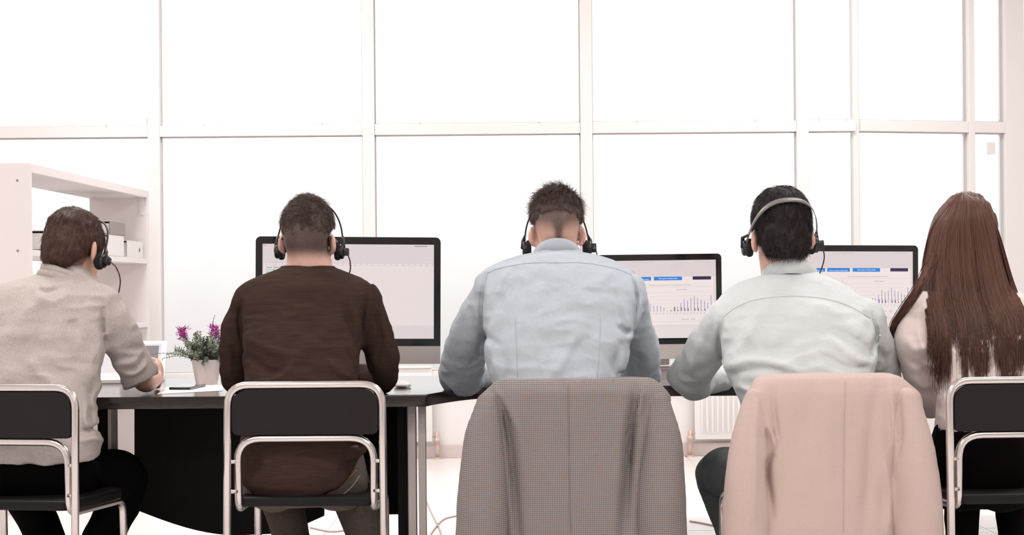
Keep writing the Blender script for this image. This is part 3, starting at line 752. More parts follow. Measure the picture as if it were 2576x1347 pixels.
def headset(hd, lab, bandr=.0032, bandw=None, tilt=0, boom='down', top=.158, half=.098, padz=-.025, pady=.01, grey=False, fit=None, gap=.004):
    r = empty('headset'); r.matrix_world = hd.mtx(); tag(r, lab, 'headset', 'telephone headsets worn by the men'); sc = hd.sc
    tl = math.radians(tilt); pts = []; up = np.array([0, math.sin(tl), math.cos(tl)]); o0 = np.array([0, pady, padz])
    if fit:                                    # run the band just outside the hair
        ce_, rr_ = (np.asarray(a, float) for a in fit); A_ = (up / rr_); B_ = ((o0 - ce_) / rr_); qa, qb, qc = A_ @ A_, A_ @ B_, B_ @ B_ - 1
        top = (-qb + math.sqrt(max(qb * qb - qa * qc, 0))) / qa + gap
    zc = padz
    for a in np.linspace(-1.0, 1.0, 33):
        an = a * math.pi / 2; x = half * math.copysign(abs(math.sin(an)) ** .8, a); pts.append(tuple((o0 + up * top * abs(math.cos(an)) ** .85 + np.array([x, 0, 0])) * sc))
    if bandw:
        p = np.array(pts); Vv = []; n_ = len(p)
        c_ = np.array([0, p[:, 1].mean(), 0])
        for i in range(n_):
            o_ = np.array([p[i, 0], *(up[1:] * ((p[i] - o0 * sc) @ up))]); o_ /= np.linalg.norm(o_) + 1e-9; wv = bandw * (.45 + .55 * math.cos((i / (n_ - 1) - .5) * math.pi)); wd = np.array([0, math.cos(tl), -math.sin(tl)])
            for a_, b_ in ((-1, 0), (1, 0), (1, 1), (-1, 1)): Vv.append(p[i] + wd * a_ * wv / 2 + o_ * (.0012 if b_ else -.0012))
        Q = [(i * 4 + j, i * 4 + (j + 1) % 4, i * 4 + 4 + (j + 1) % 4, i * 4 + 4 + j) for i in range(n_ - 1) for j in range(4)]
        bd = mesh_np('headband', np.array(Vv), np.array(Q), M['bandgrey'] if grey else M['headset'], r)
    else: bd = tube('headband', pts, bandr, M['headset'], r, 8)
    for s in (-1, 1):
        def disc(name, x0, x1, ra, m_, par, prof=None):
            n_ = 24; V = []; pr = prof or [(0, ra * .9), (.25, ra), (.75, ra), (1, ra * .85)]
            for t, q_ in pr:
                for k_ in range(n_):
                    a = 2 * math.pi * k_ / n_; V.append(((x0 + (x1 - x0) * t) * s * sc, (pady + q_ * .86 * math.cos(a)) * sc, (padz + q_ * math.sin(a)) * sc))
            m0 = len(pr); Q = [(i * n_ + k_, i * n_ + (k_ + 1) % n_, (i + 1) * n_ + (k_ + 1) % n_, (i + 1) * n_ + k_) for i in range(m0 - 1) for k_ in range(n_)]
            V += [((x0) * s * sc, pady * sc, padz * sc), ((x1) * s * sc, pady * sc, padz * sc)]; e = len(V)
            T = [(k_, (k_ + 1) % n_, e - 2) for k_ in range(n_)] + [((m0 - 1) * n_ + k_, (m0 - 1) * n_ + (k_ + 1) % n_, e - 1) for k_ in range(n_)]
            return mesh_np(name, np.array(V), [np.array(Q), np.array(T)], m_, par)
        disc('ear_cushion', .084, .1, .027, M['foam'], r)
        sh_ = disc('ear_shell', .099, .112, .023, M['headset'], r)
        tube('band_arm', [tuple((o0 + up * .05 + np.array([s * (half - .002), 0, 0])) * sc), (s * .109 * sc, pady * sc, (padz + .03) * sc), (s * .109 * sc, pady * sc, padz * sc)], [.004, .006, .009], M['headset'], r, 8)
    hx = .128
    bm = bmesh.new(); add_box(bm, (.108 * sc, (pady - .011) * sc, (padz - .012) * sc), (hx * sc, (pady + .012) * sc, (padz + .012) * sc), None, .003); obj_bm('boom_hinge', bm, M['headset'], r, auto=40)
    bp = {'mouth': [(hx - .002, pady, padz - .01), (.132, pady + .008, padz - .035), (.127, .045, padz - .065), (.095, .085, padz - .085), (.07, .1, padz - .088)],
          'down': [(hx - .002, pady, padz - .008), (.131, pady + .006, padz - .035), (.128, .03, padz - .075), (.11, .06, padz - .11)],
          'front': [(hx - .004, pady + .005, padz), (.14, .045, padz - .012), (.14, .08, padz - .04), (.115, .115, padz - .075), (.09, .125, padz - .1)],
          'long': [(hx - .004, pady, padz), (.127, .02, padz - .04), (.116, .05, padz - .085), (.1, .075, padz - .115)]}[boom]
    bp = [(a * sc, b * sc, c * sc) for a, b, c in spline(bp, 6)]
    tube('mic_boom', bp, .0021, M['boom'], r, 8)
    e = np.array(bp[-1]); tube('microphone', [e - (0.004, 0, 0), e + np.array([-.004, .006, -.002]), e + np.array([-.012, .01, -.004])], [.006, .0095, .006], M['foam'], r, 10)
    return r

# ------------------------------------------------------------------ the five people
def cutplane(pt, nr, rad):
    pt = np.asarray(pt, float); nr = np.asarray(nr, float); nr = nr / np.linalg.norm(nr)
    def f(vol):
        sl, X, Y, Z = vol.blk(pt - rad, pt + rad, 0)
        dp = (X - pt[0]) * nr[0] + (Y - pt[1]) * nr[1] + (Z - pt[2]) * nr[2]
        ds = rad - np.sqrt((X - pt[0]) ** 2 + (Y - pt[1]) ** 2 + (Z - pt[2]) ** 2)
        vol.d[sl] = np.maximum(vol.d[sl], np.minimum(dp, ds)).astype(np.float32)
    return f
def hemcut(pts, vmin):
    pts = np.asarray(pts, float)
    def f(vol):
        idx, p = vol.band(.06); u, v = px(p); m = v > vmin
        hv = np.interp(u, pts[:, 0], pts[:, 1]); e = (v - hv) * p[:, 1] / F
        d = vol.d[idx].astype(float); d[m] = np.maximum(d[m], e[m]); vol.d[idx] = d
        far = vol.d < -.06
    return f
def hairline(nape, side=.02, front=.1, wn=.055):
    def f(q):
        z = np.interp(q[:, 1], [-.12, -.05, -.02, .02, .06, .095], [nape, nape, side - .02, side, side + .035, front])
        return z
    return f
YAW = lambda a: (math.sin(math.radians(a)), math.cos(math.radians(a)), 0)

# --- man in the grey sweater
h1 = Head(186, 636, 5.98, -26, 28, -4, 1.02)
base = P(90, 1200, 5.75); base[2] = 0
sp1 = dict(base=base, label='man in a light grey sweater and black trousers, elbow on the desk, wearing a headset', head=h1, skin=M['skin1'],
  torso=[(672, 112, 214, 5.975, .08), (690, 92, 226, 5.965, .092), (706, 40, 240, 5.94, .105), (726, -55, 262, 5.92, .12), (760, -88, 282, 5.9, .135), (820, -96, 280, 5.87, .145), (880, -92, 268, 5.83, .15), (950, -88, 250, 5.79, .15), (1010, -84, 241, 5.76, .15), (1070, -80, 246, 5.74, .155), (1120, -78, 254, 5.73, .16), (1158, -74, 250, 5.73, .155)],
  hips=[(1110, -62, 232, 5.74, .13), (1160, -66, 244, 5.74, .15), (1220, -70, 246, 5.76, .16), (1268, -60, 236, 5.77, .13)],
  arms=[[(252, 775, 5.9, 48), (290, 830, 5.92, 50), (322, 895, 5.96, 46), (346, 940, 6.0, 42), (358, 968, 6.02, 40)], [(-60, 775, 5.9, 46), (-110, 880, 5.9, 48), (-120, 960, 6.0, 40), (-90, 965, 6.15, 34)]],
  arms_body=[[(252, 775, 5.9, 44), (300, 850, 5.94, 40), (340, 925, 6.03, 34), (362, 960, 6.07, 32), (378, 957, 6.2, 30), (394, 950, 6.34, 22)], [(-60, 775, 5.9, 40), (-110, 880, 5.9, 38), (-115, 955, 6.05, 32), (0, 955, 6.35, 24)]],
  legs=[[(170, 1215, 5.8, 66), (250, 1205, 5.98, 70), (308, 1208, 6.14, 64), (285, 1300, 6.12, 52), (235, 1400, 6.06, 46), (205, 1488, 6.02, 38)], [(10, 1215, 5.8, 66), (40, 1210, 6.0, 68), (55, 1218, 6.16, 60), (95, 1310, 6.12, 52), (130, 1400, 6.08, 46), (150, 1490, 6.05, 38)]],
  neck=[(174, 690, 6.0, 50), (160, 730, 5.96, 54)],
  hands=[(P(394, 948, 6.34), (-.05, .9, .3), (1, 0, .1), 1, 1.05), (P(0, 955, 6.36), (.6, .7, 0), (0, 0, 1), -1, .3)],
  stubble=lambda q: np.maximum(sst(-.075, -.045, q[:, 2]) * (q[:, 1] < .0) * .8, sst(.0, .02, q[:, 2]) * (q[:, 1] < .03)),
  top_name='sweater', top_mat=M['knit'], top_label='light grey melange sweater with pushed up sleeve', leg_mat=M['black'], leg_label='black trousers', back=5.95,
  noise=[(9, 9, 9, .007, 'n'), (13, 13, 22, .005, 'n'), (20, 20, 34, .003, 'r'), (40, 40, 60, .0015, 'n')],
  cut=cutplane(P(352, 953, 6.03), (.4, .25, -.95), .085),
  folds=[([(262, 770), (258, 820), (266, 870)], 6, -.006), ([(110, 735), (60, 790), (20, 860)], 16, .006), ([(140, 730), (90, 830), (40, 930)], 14, -.006), ([(60, 900), (120, 960), (200, 990)], 14, .005),
         ([(0, 960), (100, 1010), (200, 1040)], 13, -.005), ([(300, 930), (340, 925), (372, 890)], 4, -.006), ([(302, 945), (345, 940), (380, 905)], 4, .005), ([(308, 955), (350, 952), (384, 925)], 3.5, -.006), ([(312, 968), (352, 962), (388, 940)], 4, .004), ([(300, 915), (335, 910), (365, 875)], 5, .004),
         ([(150, 725), (112, 735), (95, 722)], 7, -.009), ([(100, 745), (130, 760), (170, 740)], 9, .006), ([(235, 960), (225, 1010), (232, 1060)], 8, -.006), ([(205, 1085), (240, 1078), (262, 1082)], 6, -.012), ([(200, 1110), (240, 1106), (262, 1108)], 6, .008), ([(-20, 830), (60, 840), (120, 800)], 14, .004), ([(200, 780), (170, 860), (190, 930)], 16, -.005), ([(225, 1000), (215, 1060), (240, 1090)], 8, .006)])
r1, b1, s1, v1, ox1 = build_person(sp1)
flow1 = lambda q: np.stack([(q[:, 0] - .02) * 1.2, (q[:, 1] + .05) * .8, -np.abs(q[:, 2] - .13) * .6 - .05 + .9 * np.maximum(q[:, 2] - .1, 0)], -1)
short_hair(r1, ox1, h1, M['hair1'], (0, -.014, .046), (.0815, .105, .093), hairline(-.08, -.005), flow1, 9500, lambda q: .026 + 0 * q[:, 0], lambda q: .04 + .1 * (q[:, 2] > .1), .16, seed=2, disp=.003, extra=lambda h, v: h.ell(v, (0, -.047, -.02), (.068, .066, .075), .03), fuzz=.09)
for k_, (dz, rr_, dr_) in enumerate(((0, .070, .03), (-.017, .082, .045))):
    collar(s1, ox1, P(166, 712, 5.965), rr_, rr_ + .01, .048 + dz, dr_ + .02, .022, .006, M['knit'], .006, 'turtleneck', -.028, .02)
headset(h1, 'black headset with large ear pad on the man in the grey sweater', tilt=8, boom='front', fit=((0, -.014, .05), (.083, .107, .1)), pady=.02, padz=-.028)

# --- man in the brown sweater
h2 = Head(775, 610, 6.0, -7, 4, 1, 1.0)
base = P(765, 1200, 5.75); base[2] = 0
sp2 = dict(base=base, label='man in a dark brown sweater and grey jeans seen from behind, wearing headset and glasses', head=h2, skin=M['skin2'],
  torso=[(674, 712, 840, 5.96, .085), (684, 682, 866, 5.95, .098), (700, 640, 905, 5.93, .105), (722, 612, 934, 5.91, .118), (760, 604, 938, 5.89, .13), (840, 609, 916, 5.84, .14), (900, 616, 906, 5.8, .14), (950, 619, 898, 5.76, .14), (1000, 620, 900, 5.73, .14), (1060, 614, 908, 5.7, .145), (1120, 606, 918, 5.69, .155), (1180, 601, 925, 5.69, .165), (1230, 604, 925, 5.7, .165), (1272, 618, 918, 5.71, .15)],
  hips=[(1120, 618, 912, 5.7, .14), (1180, 610, 922, 5.7, .155), (1235, 611, 924, 5.71, .155), (1268, 625, 915, 5.73, .12)],
  arms=[[(632, 752, 5.89, 38), (598, 830, 5.9, 41), (587, 900, 5.91, 36), (585, 950, 5.95, 32), (600, 968, 6.02, 29), (660, 962, 6.25, 26), (700, 958, 6.38, 22)], [(918, 752, 5.89, 38), (943, 830, 5.9, 41), (962, 900, 5.91, 40), (968, 945, 5.95, 36), (958, 960, 6.02, 32), (915, 945, 6.2, 27), (860, 945, 6.38, 24)]],
  arms_body=[[(632, 752, 5.89, 38), (598, 830, 5.9, 38), (587, 945, 5.95, 30), (600, 966, 6.02, 28), (660, 962, 6.25, 24), (720, 958, 6.44, 20)], [(918, 752, 5.89, 38), (943, 830, 5.9, 38), (966, 945, 5.95, 32), (958, 960, 6.02, 30), (915, 945, 6.2, 25), (845, 945, 6.44, 20)]],
  legs=[[(690, 1225, 5.8, 66), (695, 1215, 6.0, 66), (700, 1222, 6.2, 58), (722, 1310, 6.14, 50), (745, 1400, 6.08, 46), (765, 1490, 6.05, 38)], [(845, 1225, 5.8, 66), (860, 1215, 6.0, 66), (878, 1222, 6.2, 56), (908, 1310, 6.14, 50), (935, 1400, 6.08, 46), (950, 1490, 6.05, 38)]],
  neck=[(778, 668, 5.98, 57), (776, 712, 5.99, 62)],
  hands=[(P(722, 958, 6.45), (.4, .9, 0), (0, 0, 1), 1, .3), (P(842, 945, 6.45), (-.4, .9, 0), (0, 0, 1), -1, .3)],
  stubble=lambda q: np.maximum(sst(-.074, -.022, q[:, 2]) * (q[:, 1] < .02), .9 * sst(.04, .055, q[:, 1]) * (q[:, 2] < -.02)),
  top_name='sweater', top_mat=M['brown'], top_label='dark brown fine knit sweater with crew neck', leg_mat=M['jeans'], leg_label='faded grey brown jeans', back=5.93,
  noise=[(8, 8, 10, .005, 'n'), (15, 15, 24, .0035, 'n'), (22, 22, 36, .0018, 'r')],
  cut=hemcut([(560, 1190), (600, 1205), (640, 1243), (690, 1258), (740, 1263), (800, 1254), (850, 1230), (885, 1195), (905, 1150), (940, 1120)], 1100),
  folds=[([(608, 760), (602, 810), (612, 870)], 6, -.007), ([(928, 730), (912, 800), (906, 860)], 7, -.006), ([(925, 700), (938, 730), (945, 770)], 4, -.004), ([(880, 760), (895, 800), (903, 850)], 8, .005), ([(862, 770), (880, 820), (892, 870)], 7, -.004),
         ([(620, 850), (680, 880), (730, 900)], 12, .005), ([(618, 890), (670, 930), (720, 945)], 10, -.004), ([(680, 960), (720, 930), (760, 880)], 14, .005), ([(640, 955), (700, 935), (740, 900)], 8, -.004), ([(820, 900), (860, 940), (890, 950)], 10, .004), ([(960, 800), (975, 860), (985, 920)], 8, .004), ([(570, 860), (580, 900), (575, 950)], 6, .003), ([(945, 780), (955, 850), (950, 910)], 7, -.005),
         ([(860, 1140), (890, 1120), (915, 1130)], 7, -.006), ([(880, 1160), (905, 1130), (915, 1110)], 6, .005), ([(700, 1030), (705, 1120), (690, 1220)], 16, .003), ([(630, 1120), (650, 1160), (640, 1200)], 10, -.005)])
r2, b2, s2, v2, ox2 = build_person(sp2)
flow2 = lambda q: np.stack([(q[:, 0] - .01) * 1.0 + .3 * np.sin(q[:, 1] * 90), (q[:, 1] + .03) * .8 + .03 * np.sin(q[:, 0] * 110), -.08 + .75 * np.maximum(q[:, 2] - .08, 0)], -1)
short_hair(r2, ox2, h2, M['hair2'], (0, -.012, .047), (.081, .1, .1), hairline(-.022, .028), flow2, 9500, lambda q: .012 + .03 * sst(.04, .1, q[:, 2]), lambda q: .02 + .05 * sst(.06, .12, q[:, 2]), .16, seed=4, disp=.005, taper=.045, fuzz=.16)
headset(h2, 'black headset with short mic boom on the man in the brown sweater', tilt=6, boom='mouth', half=.108, padz=-.028, pady=.024, fit=((0, -.012, .05), (.075, .098, .092)), bandr=.0028)
bvh_t2 = None
g2 = empty('glasses'); g2.matrix_world = h2.mtx(); tag(g2, 'dark framed glasses worn by the man in the brown sweater', 'glasses')
for s in (-1, 1):
    tube('temple', [(s * .072, .1, .012), (s * .078, .03, .016), (s * .079, -.012, .016), (s * .0755, -.036, .006)], [.0025, .003, .004, .0035], M['headset'], g2, 8)
    n_ = 24; lp = [(s * .034 + .026 * math.cos(a), .117 - abs(.026 * math.cos(a)) * .1, .008 + .019 * math.sin(a)) for a in np.linspace(0, 2 * math.pi, n_)]
    tube('rim', lp, .002, M['headset'], g2, 6)
tube('bridge', [(-.008, .117, .01), (0, .12, .013), (.008, .117, .01)], .002, M['headset'], g2, 6)
# back pocket with zip on the jeans
def trouser_bvh(root):
    t = [c for c in root.children if c.name.startswith('trousers')][0]; me = t.data
    V = np.zeros(len(me.vertices) * 3); me.vertices.foreach_get('co', V); V = V.reshape(-1, 3) + np.array(root.location)
    return t, BVHTree.FromPolygons([Vector(p) for p in V], [list(p.vertices) for p in me.polygons])
M['pocket'] = mat('frayed_denim', rgb(150, 138, 131), .9)
t2, bt2 = trouser_bvh(r2)
for nm, pts, r_, m_ in (('pocket_zip', [(822, 1232), (855, 1216), (880, 1200), (896, 1184)], .0035, M['zip']), ('pocket_seam', [(812, 1256), (830, 1258), (860, 1246), (885, 1225), (904, 1198)], .0022, M['pocket']), ('pocket_edge', [(818, 1226), (850, 1208), (875, 1190), (892, 1172)], .002, M['black'])):
    seam(bt2, pts, ox2, t2, m_, r_, nm)

# --- man in the pale blue shirt
h3 = Head(1401, 592, 6.1, 2, 26, 0, 1.0)
base = P(1405, 1200, 5.8); base[2] = 0
sp3 = dict(base=base, label='man in a pale blue shirt bending over the desk, seen from behind, wearing a headset', head=h3, skin=M['skin2'],
  torso=[(622, 1360, 1442, 6.075, .07), (634, 1342, 1460, 6.06, .082), (642, 1300, 1492, 6.04, .098), (655, 1258, 1532, 6.02, .105), (676, 1222, 1580, 6.0, .118), (705, 1206, 1606, 5.97, .128), (760, 1208, 1608, 5.93, .14), (830, 1216, 1592, 5.88, .15), (900, 1228, 1578, 5.83, .15), (950, 1240, 1564, 5.79, .145), (1000, 1248, 1556, 5.76, .145), (1080, 1245, 1560, 5.73, .15), (1150, 1240, 1566, 5.73, .15)],
  hips=[(1110, 1252, 1556, 5.74, .135), (1160, 1246, 1560, 5.74, .15), (1220, 1242, 1562, 5.76, .16), (1268, 1255, 1550, 5.77, .13)],
  arms=[[(1232, 735, 5.95, 40), (1192, 810, 6.0, 46), (1172, 870, 6.08, 52), (1166, 925, 6.18, 57), (1160, 948, 6.26, 50), (1200, 950, 6.45, 32), (1250, 950, 6.6, 26)], [(1580, 735, 5.95, 40), (1602, 810, 6.0, 42), (1612, 870, 6.08, 45), (1612, 930, 6.18, 52), (1608, 950, 6.26, 46), (1570, 950, 6.45, 30), (1530, 950, 6.6, 25)]],
  arms_body=[[(1232, 735, 5.95, 38), (1192, 810, 6.0, 36), (1170, 925, 6.2, 32), (1168, 950, 6.27, 30), (1200, 950, 6.45, 24), (1280, 948, 6.68, 18)], [(1580, 735, 5.95, 38), (1602, 810, 6.0, 36), (1605, 930, 6.2, 32), (1600, 950, 6.27, 30), (1570, 950, 6.45, 24), (1500, 948, 6.68, 18)]],
  legs=[[(1325, 1220, 5.85, 64), (1320, 1212, 6.05, 64), (1318, 1218, 6.22, 58), (1325, 1310, 6.2, 50), (1330, 1490, 6.16, 38)], [(1480, 1220, 5.85, 64), (1490, 1212, 6.05, 64), (1495, 1218, 6.22, 58), (1490, 1310, 6.2, 50), (1485, 1490, 6.16, 38)]],
  neck=[(1401, 640, 6.09, 54), (1402, 680, 6.06, 56)],
  hands=[(P(1284, 948, 6.7), (.3, .9, 0), (0, 0, 1), 1, .35), (P(1496, 948, 6.7), (-.3, .9, 0), (0, 0, 1), -1, .35)],
  stubble=lambda q: np.maximum(sst(-.072, -.006, q[:, 2] - .5 * np.abs(q[:, 0]) + .035 * np.exp(-(q[:, 0] / .012) ** 2)) * (q[:, 1] < .02) * .95, .8 * sst(.045, .06, q[:, 1]) * (q[:, 2] < -.03)),
  top_name='shirt', top_mat=M['blue'], top_label='pale blue cotton shirt with back yoke and two darts', leg_mat=M['teal'], leg_label='dark trousers', back=6.05, ak=.022,
  noise=[(7, 7, 9, .006, 'n'), (14, 14, 18, .004, 'n'), (17, 17, 26, .0026, 'r'), (30, 30, 30, .001, 'r')],
  folds=[([(1222, 690), (1210, 760), (1214, 830)], 5, -.005), ([(1592, 690), (1602, 760), (1590, 830)], 5, -.005), ([(1205, 835), (1225, 850), (1260, 870)], 9, -.006), ([(1596, 838), (1575, 835), (1550, 820)], 8, -.006),
         ([(1290, 670), (1262, 700), (1240, 770)], 10, .006), ([(1560, 760), (1578, 800), (1590, 850)], 9, .007), ([(1530, 720), (1560, 770), (1582, 830)], 10, -.004), ([(1240, 790), (1232, 870), (1245, 940)], 12, .005), ([(1400, 690), (1390, 760), (1380, 850)], 22, -.004), ([(1380, 950), (1430, 890), (1460, 810)], 16, .004), ([(1420, 960), (1445, 890), (1490, 840)], 13, -.004),
         ([(1560, 870), (1545, 920), (1560, 960)], 11, -.005), ([(1335, 760), (1300, 830), (1290, 930)], 16, .004), ([(1180, 900), (1205, 925), (1220, 950)], 11, -.008), ([(1130, 930), (1170, 950), (1210, 945)], 11, .004), ([(1600, 900), (1590, 930), (1600, 960)], 11, -.007), ([(1500, 880), (1510, 930), (1500, 980)], 14, .004), ([(1260, 890), (1275, 930), (1265, 980)], 12, -.004), ([(1220, 840), (1205, 880), (1215, 930)], 8, -.006), ([(1340, 800), (1360, 790), (1400, 775)], 6, .002)])
r3, b3, s3, v3, ox3 = build_person(sp3)
flow3 = lambda q: np.stack([q[:, 0] * .9 - .03 * (q[:, 2] > .1), (q[:, 1] + .02) * .7 - .02, -.09 + 1.6 * np.maximum(q[:, 2] - .085, 0)], -1)
short_hair(r3, ox3, h3, M['hair3'], (0, -.012, .055), (.084, .104, .104), lambda q: np.maximum(hairline(.0, .03)(q), -.045 + .55 * np.abs(q[:, 0])), flow3, 9500, lambda q: .014 + .028 * sst(.05, .12, q[:, 2]), lambda q: .06 + .6 * sst(.07, .13, q[:, 2]), .3, seed=6, disp=.005, taper=.035, cvs=.25, fuzz=.5)
cb = P(1401, 640, 6.075)
collar(s3, ox3, cb, .070, .082, .047, .09, .036, .008, M['blue'])
headset(h3, 'black headset with mic boom hanging down on the man in the blue shirt', tilt=6, boom='down', half=.104, padz=-.036, pady=.022, fit=((0, -.012, .055), (.08, .1, .098)), bandr=.0028)
for pts in ([(1226, 688), (1260, 675), (1330, 663), (1402, 662), (1475, 663), (1545, 676), (1588, 692)],): seam(v3, pts, ox3, s3, M['seam'], .0006, 'yoke_seam')
seam(v3, [(1297, 800), (1298, 860), (1302, 950)], ox3, s3, M['seam'], .0005, 'dart_seam'); seam(v3, [(1511, 800), (1509, 860), (1503, 950)], ox3, s3, M['seam'], .0005, 'dart_seam')
for pts in ([(1226, 688), (1216, 740), (1213, 790), (1212, 832)], [(1588, 692), (1602, 740), (1603, 790), (1594, 832)]): seam(v3, pts, ox3, s3, M['blue'], .0016, 'armhole_seam')

# --- man in the white shirt
h4 = Head(1966, 600, 5.86, 6, 8, -2, 1.08)
base = P(2030, 1200, 5.75); base[2] = 0
sp4 = dict(base=base, label='dark haired man in a white shirt, grey headset band across his hair', head=h4, skin=M['skin2'],
  torso=[(670, 1942, 2032, 5.88, .068), (686, 1922, 2048, 5.87, .078), (701, 1890, 2082, 5.85, .095), (718, 1855, 2118, 5.84, .105), (742, 1825, 2152, 5.83, .118), (775, 1802, 2188, 5.81, .13), (830, 1800, 2206, 5.79, .145), (890, 1812, 2200, 5.76, .15), (940, 1830, 2190, 5.73, .15), (1000, 1862, 2184, 5.71, .15), (1080, 1872, 2188, 5.71, .15), (1150, 1870, 2190, 5.72, .15)],
  hips=[(1110, 1878, 2186, 5.73, .135), (1160, 1872, 2192, 5.73, .15), (1220, 1868, 2196, 5.75, .16), (1268, 1880, 2186, 5.76, .13)],
  arms=[[(1832, 800, 5.8, 44), (1790, 860, 5.88, 50), (1752, 915, 5.98, 55), (1736, 945, 6.08, 54), (1765, 962, 6.2, 40), (1815, 955, 6.36, 32), (1850, 950, 6.45, 28)], [(2178, 800, 5.8, 42), (2200, 870, 5.84, 46), (2218, 930, 5.9, 46), (2228, 975, 5.98, 40), (2215, 985, 6.2, 32), (2180, 975, 6.4, 26)]],
  arms_body=[[(1832, 800, 5.8, 40), (1790, 860, 5.88, 38), (1742, 940, 6.05, 34), (1760, 962, 6.2, 30), (1815, 957, 6.36, 25), (1890, 950, 6.55, 19)], [(2178, 800, 5.8, 40), (2200, 870, 5.84, 38), (2226, 970, 5.98, 34), (2215, 985, 6.2, 29), (2150, 965, 6.5, 19)]],
  legs=[[(1950, 1222, 5.8, 68), (1880, 1205, 6.0, 68), (1812, 1194, 6.2, 63), (1840, 1300, 6.18, 52), (1865, 1400, 6.14, 46), (1880, 1488, 6.1, 38)], [(2110, 1222, 5.8, 68), (2120, 1210, 6.0, 66), (2120, 1215, 6.2, 58), (2115, 1310, 6.16, 50), (2110, 1488, 6.1, 38)]],
  neck=[(1974, 672, 5.91, 52), (1985, 720, 5.88, 56)],
  hands=[(P(1894, 949, 6.57), (.3, .9, 0), (0, 0, 1), 1, .35), (P(2146, 963, 6.52), (-.3, .9, .0), (0, 0, 1), -1, .35)],
  stubble=lambda q: np.maximum(sst(-.07, -.05, q[:, 2]) * (q[:, 1] < .0) * .7, sst(.0, .02, q[:, 2]) * (q[:, 1] < .03)),
  top_name='shirt', top_mat=M['pale'], top_label='white cotton shirt with back yoke', leg_mat=M['teal'], leg_label='dark slate jeans', back=5.93, ak=.022,
  noise=[(7, 7, 9, .006, 'n'), (14, 14, 18, .004, 'n'), (17, 17, 26, .0026, 'r'), (30, 30, 30, .001, 'r')],
  folds=[([(1812, 800), (1808, 860), (1815, 925)], 6, -.006), ([(2196, 790), (2205, 840), (2192, 895)], 6, -.005), ([(1822, 925), (1900, 905), (2000, 925)], 12, .007), ([(1830, 945), (1920, 930), (2010, 950)], 9, -.005), ([(2190, 890), (2160, 860), (2090, 830)], 11, -.006), ([(2190, 915), (2150, 900), (2090, 855)], 10, .006), ([(2185, 945), (2120, 940), (2040, 915)], 12, .005), ([(2180, 925), (2130, 925), (2060, 890)], 8, -.005),
         ([(1900, 800), (1880, 850), (1830, 910)], 14, .005), ([(2000, 850), (1950, 880), (1900, 890)], 16, -.005), ([(2060, 770), (2120, 800), (2170, 860)], 14, .004), ([(1720, 960), (1780, 975), (1820, 955)], 8, -.006), ([(1700, 950), (1740, 985), (1790, 990)], 7, .004), ([(1770, 850), (1745, 900), (1735, 950)], 10, .004), ([(2215, 880), (2225, 920), (2215, 960)], 8, -.004), ([(1850, 960), (1870, 980), (1930, 990)], 9, .005), ([(2020, 960), (2080, 965), (2150, 955)], 9, -.004)])
r4, b4, s4, v4, ox4 = build_person(sp4)
flow4 = lambda q: np.stack([q[:, 0] * .9, (q[:, 1] + .04) * .5, -.14 + 1.2 * np.maximum(q[:, 2] - .095, 0)], -1)
short_hair(r4, ox4, h4, M['hair4'], (0, -.014, .05), (.0835, .106, .099), lambda q: np.maximum(hairline(-.066, .0)(q), -.075 + .25 * np.abs(q[:, 0])), flow4, 9500, lambda q: .032 + 0 * q[:, 0], lambda q: .04 + .22 * sst(.1, .14, q[:, 2]), .16, seed=8, disp=.004, extra=lambda h, v: h.ell(v, (0, -.047, -.02), (.069, .064, .07), .03))
cb = P(1986, 694, 5.88)
collar(s4, ox4, cb, .078, .09, .05, .085, .043, .007, M['pale'], tiltx=-.004)
headset(h4, 'headset with broad grey band across the dark haired man in the white shirt', bandw=.018, tilt=-52, boom='long', half=.102, padz=-.02, pady=.022, grey=True, fit=((0, -.014, .05), (.0845, .108, .1)), gap=.006)
seam(v4, [(1818, 800), (1850, 775), (1900, 755), (1980, 746), (2060, 750), (2130, 768), (2196, 805)], ox4, s4, M['pale'], .0010, 'yoke_seam')
for pts in ([(1818, 800), (1813, 850), (1816, 900), (1822, 925)], [(2196, 805), (2206, 850), (2195, 895)]): seam(v4, pts, ox4, s4, M['pale'], .0018, 'armhole_seam')

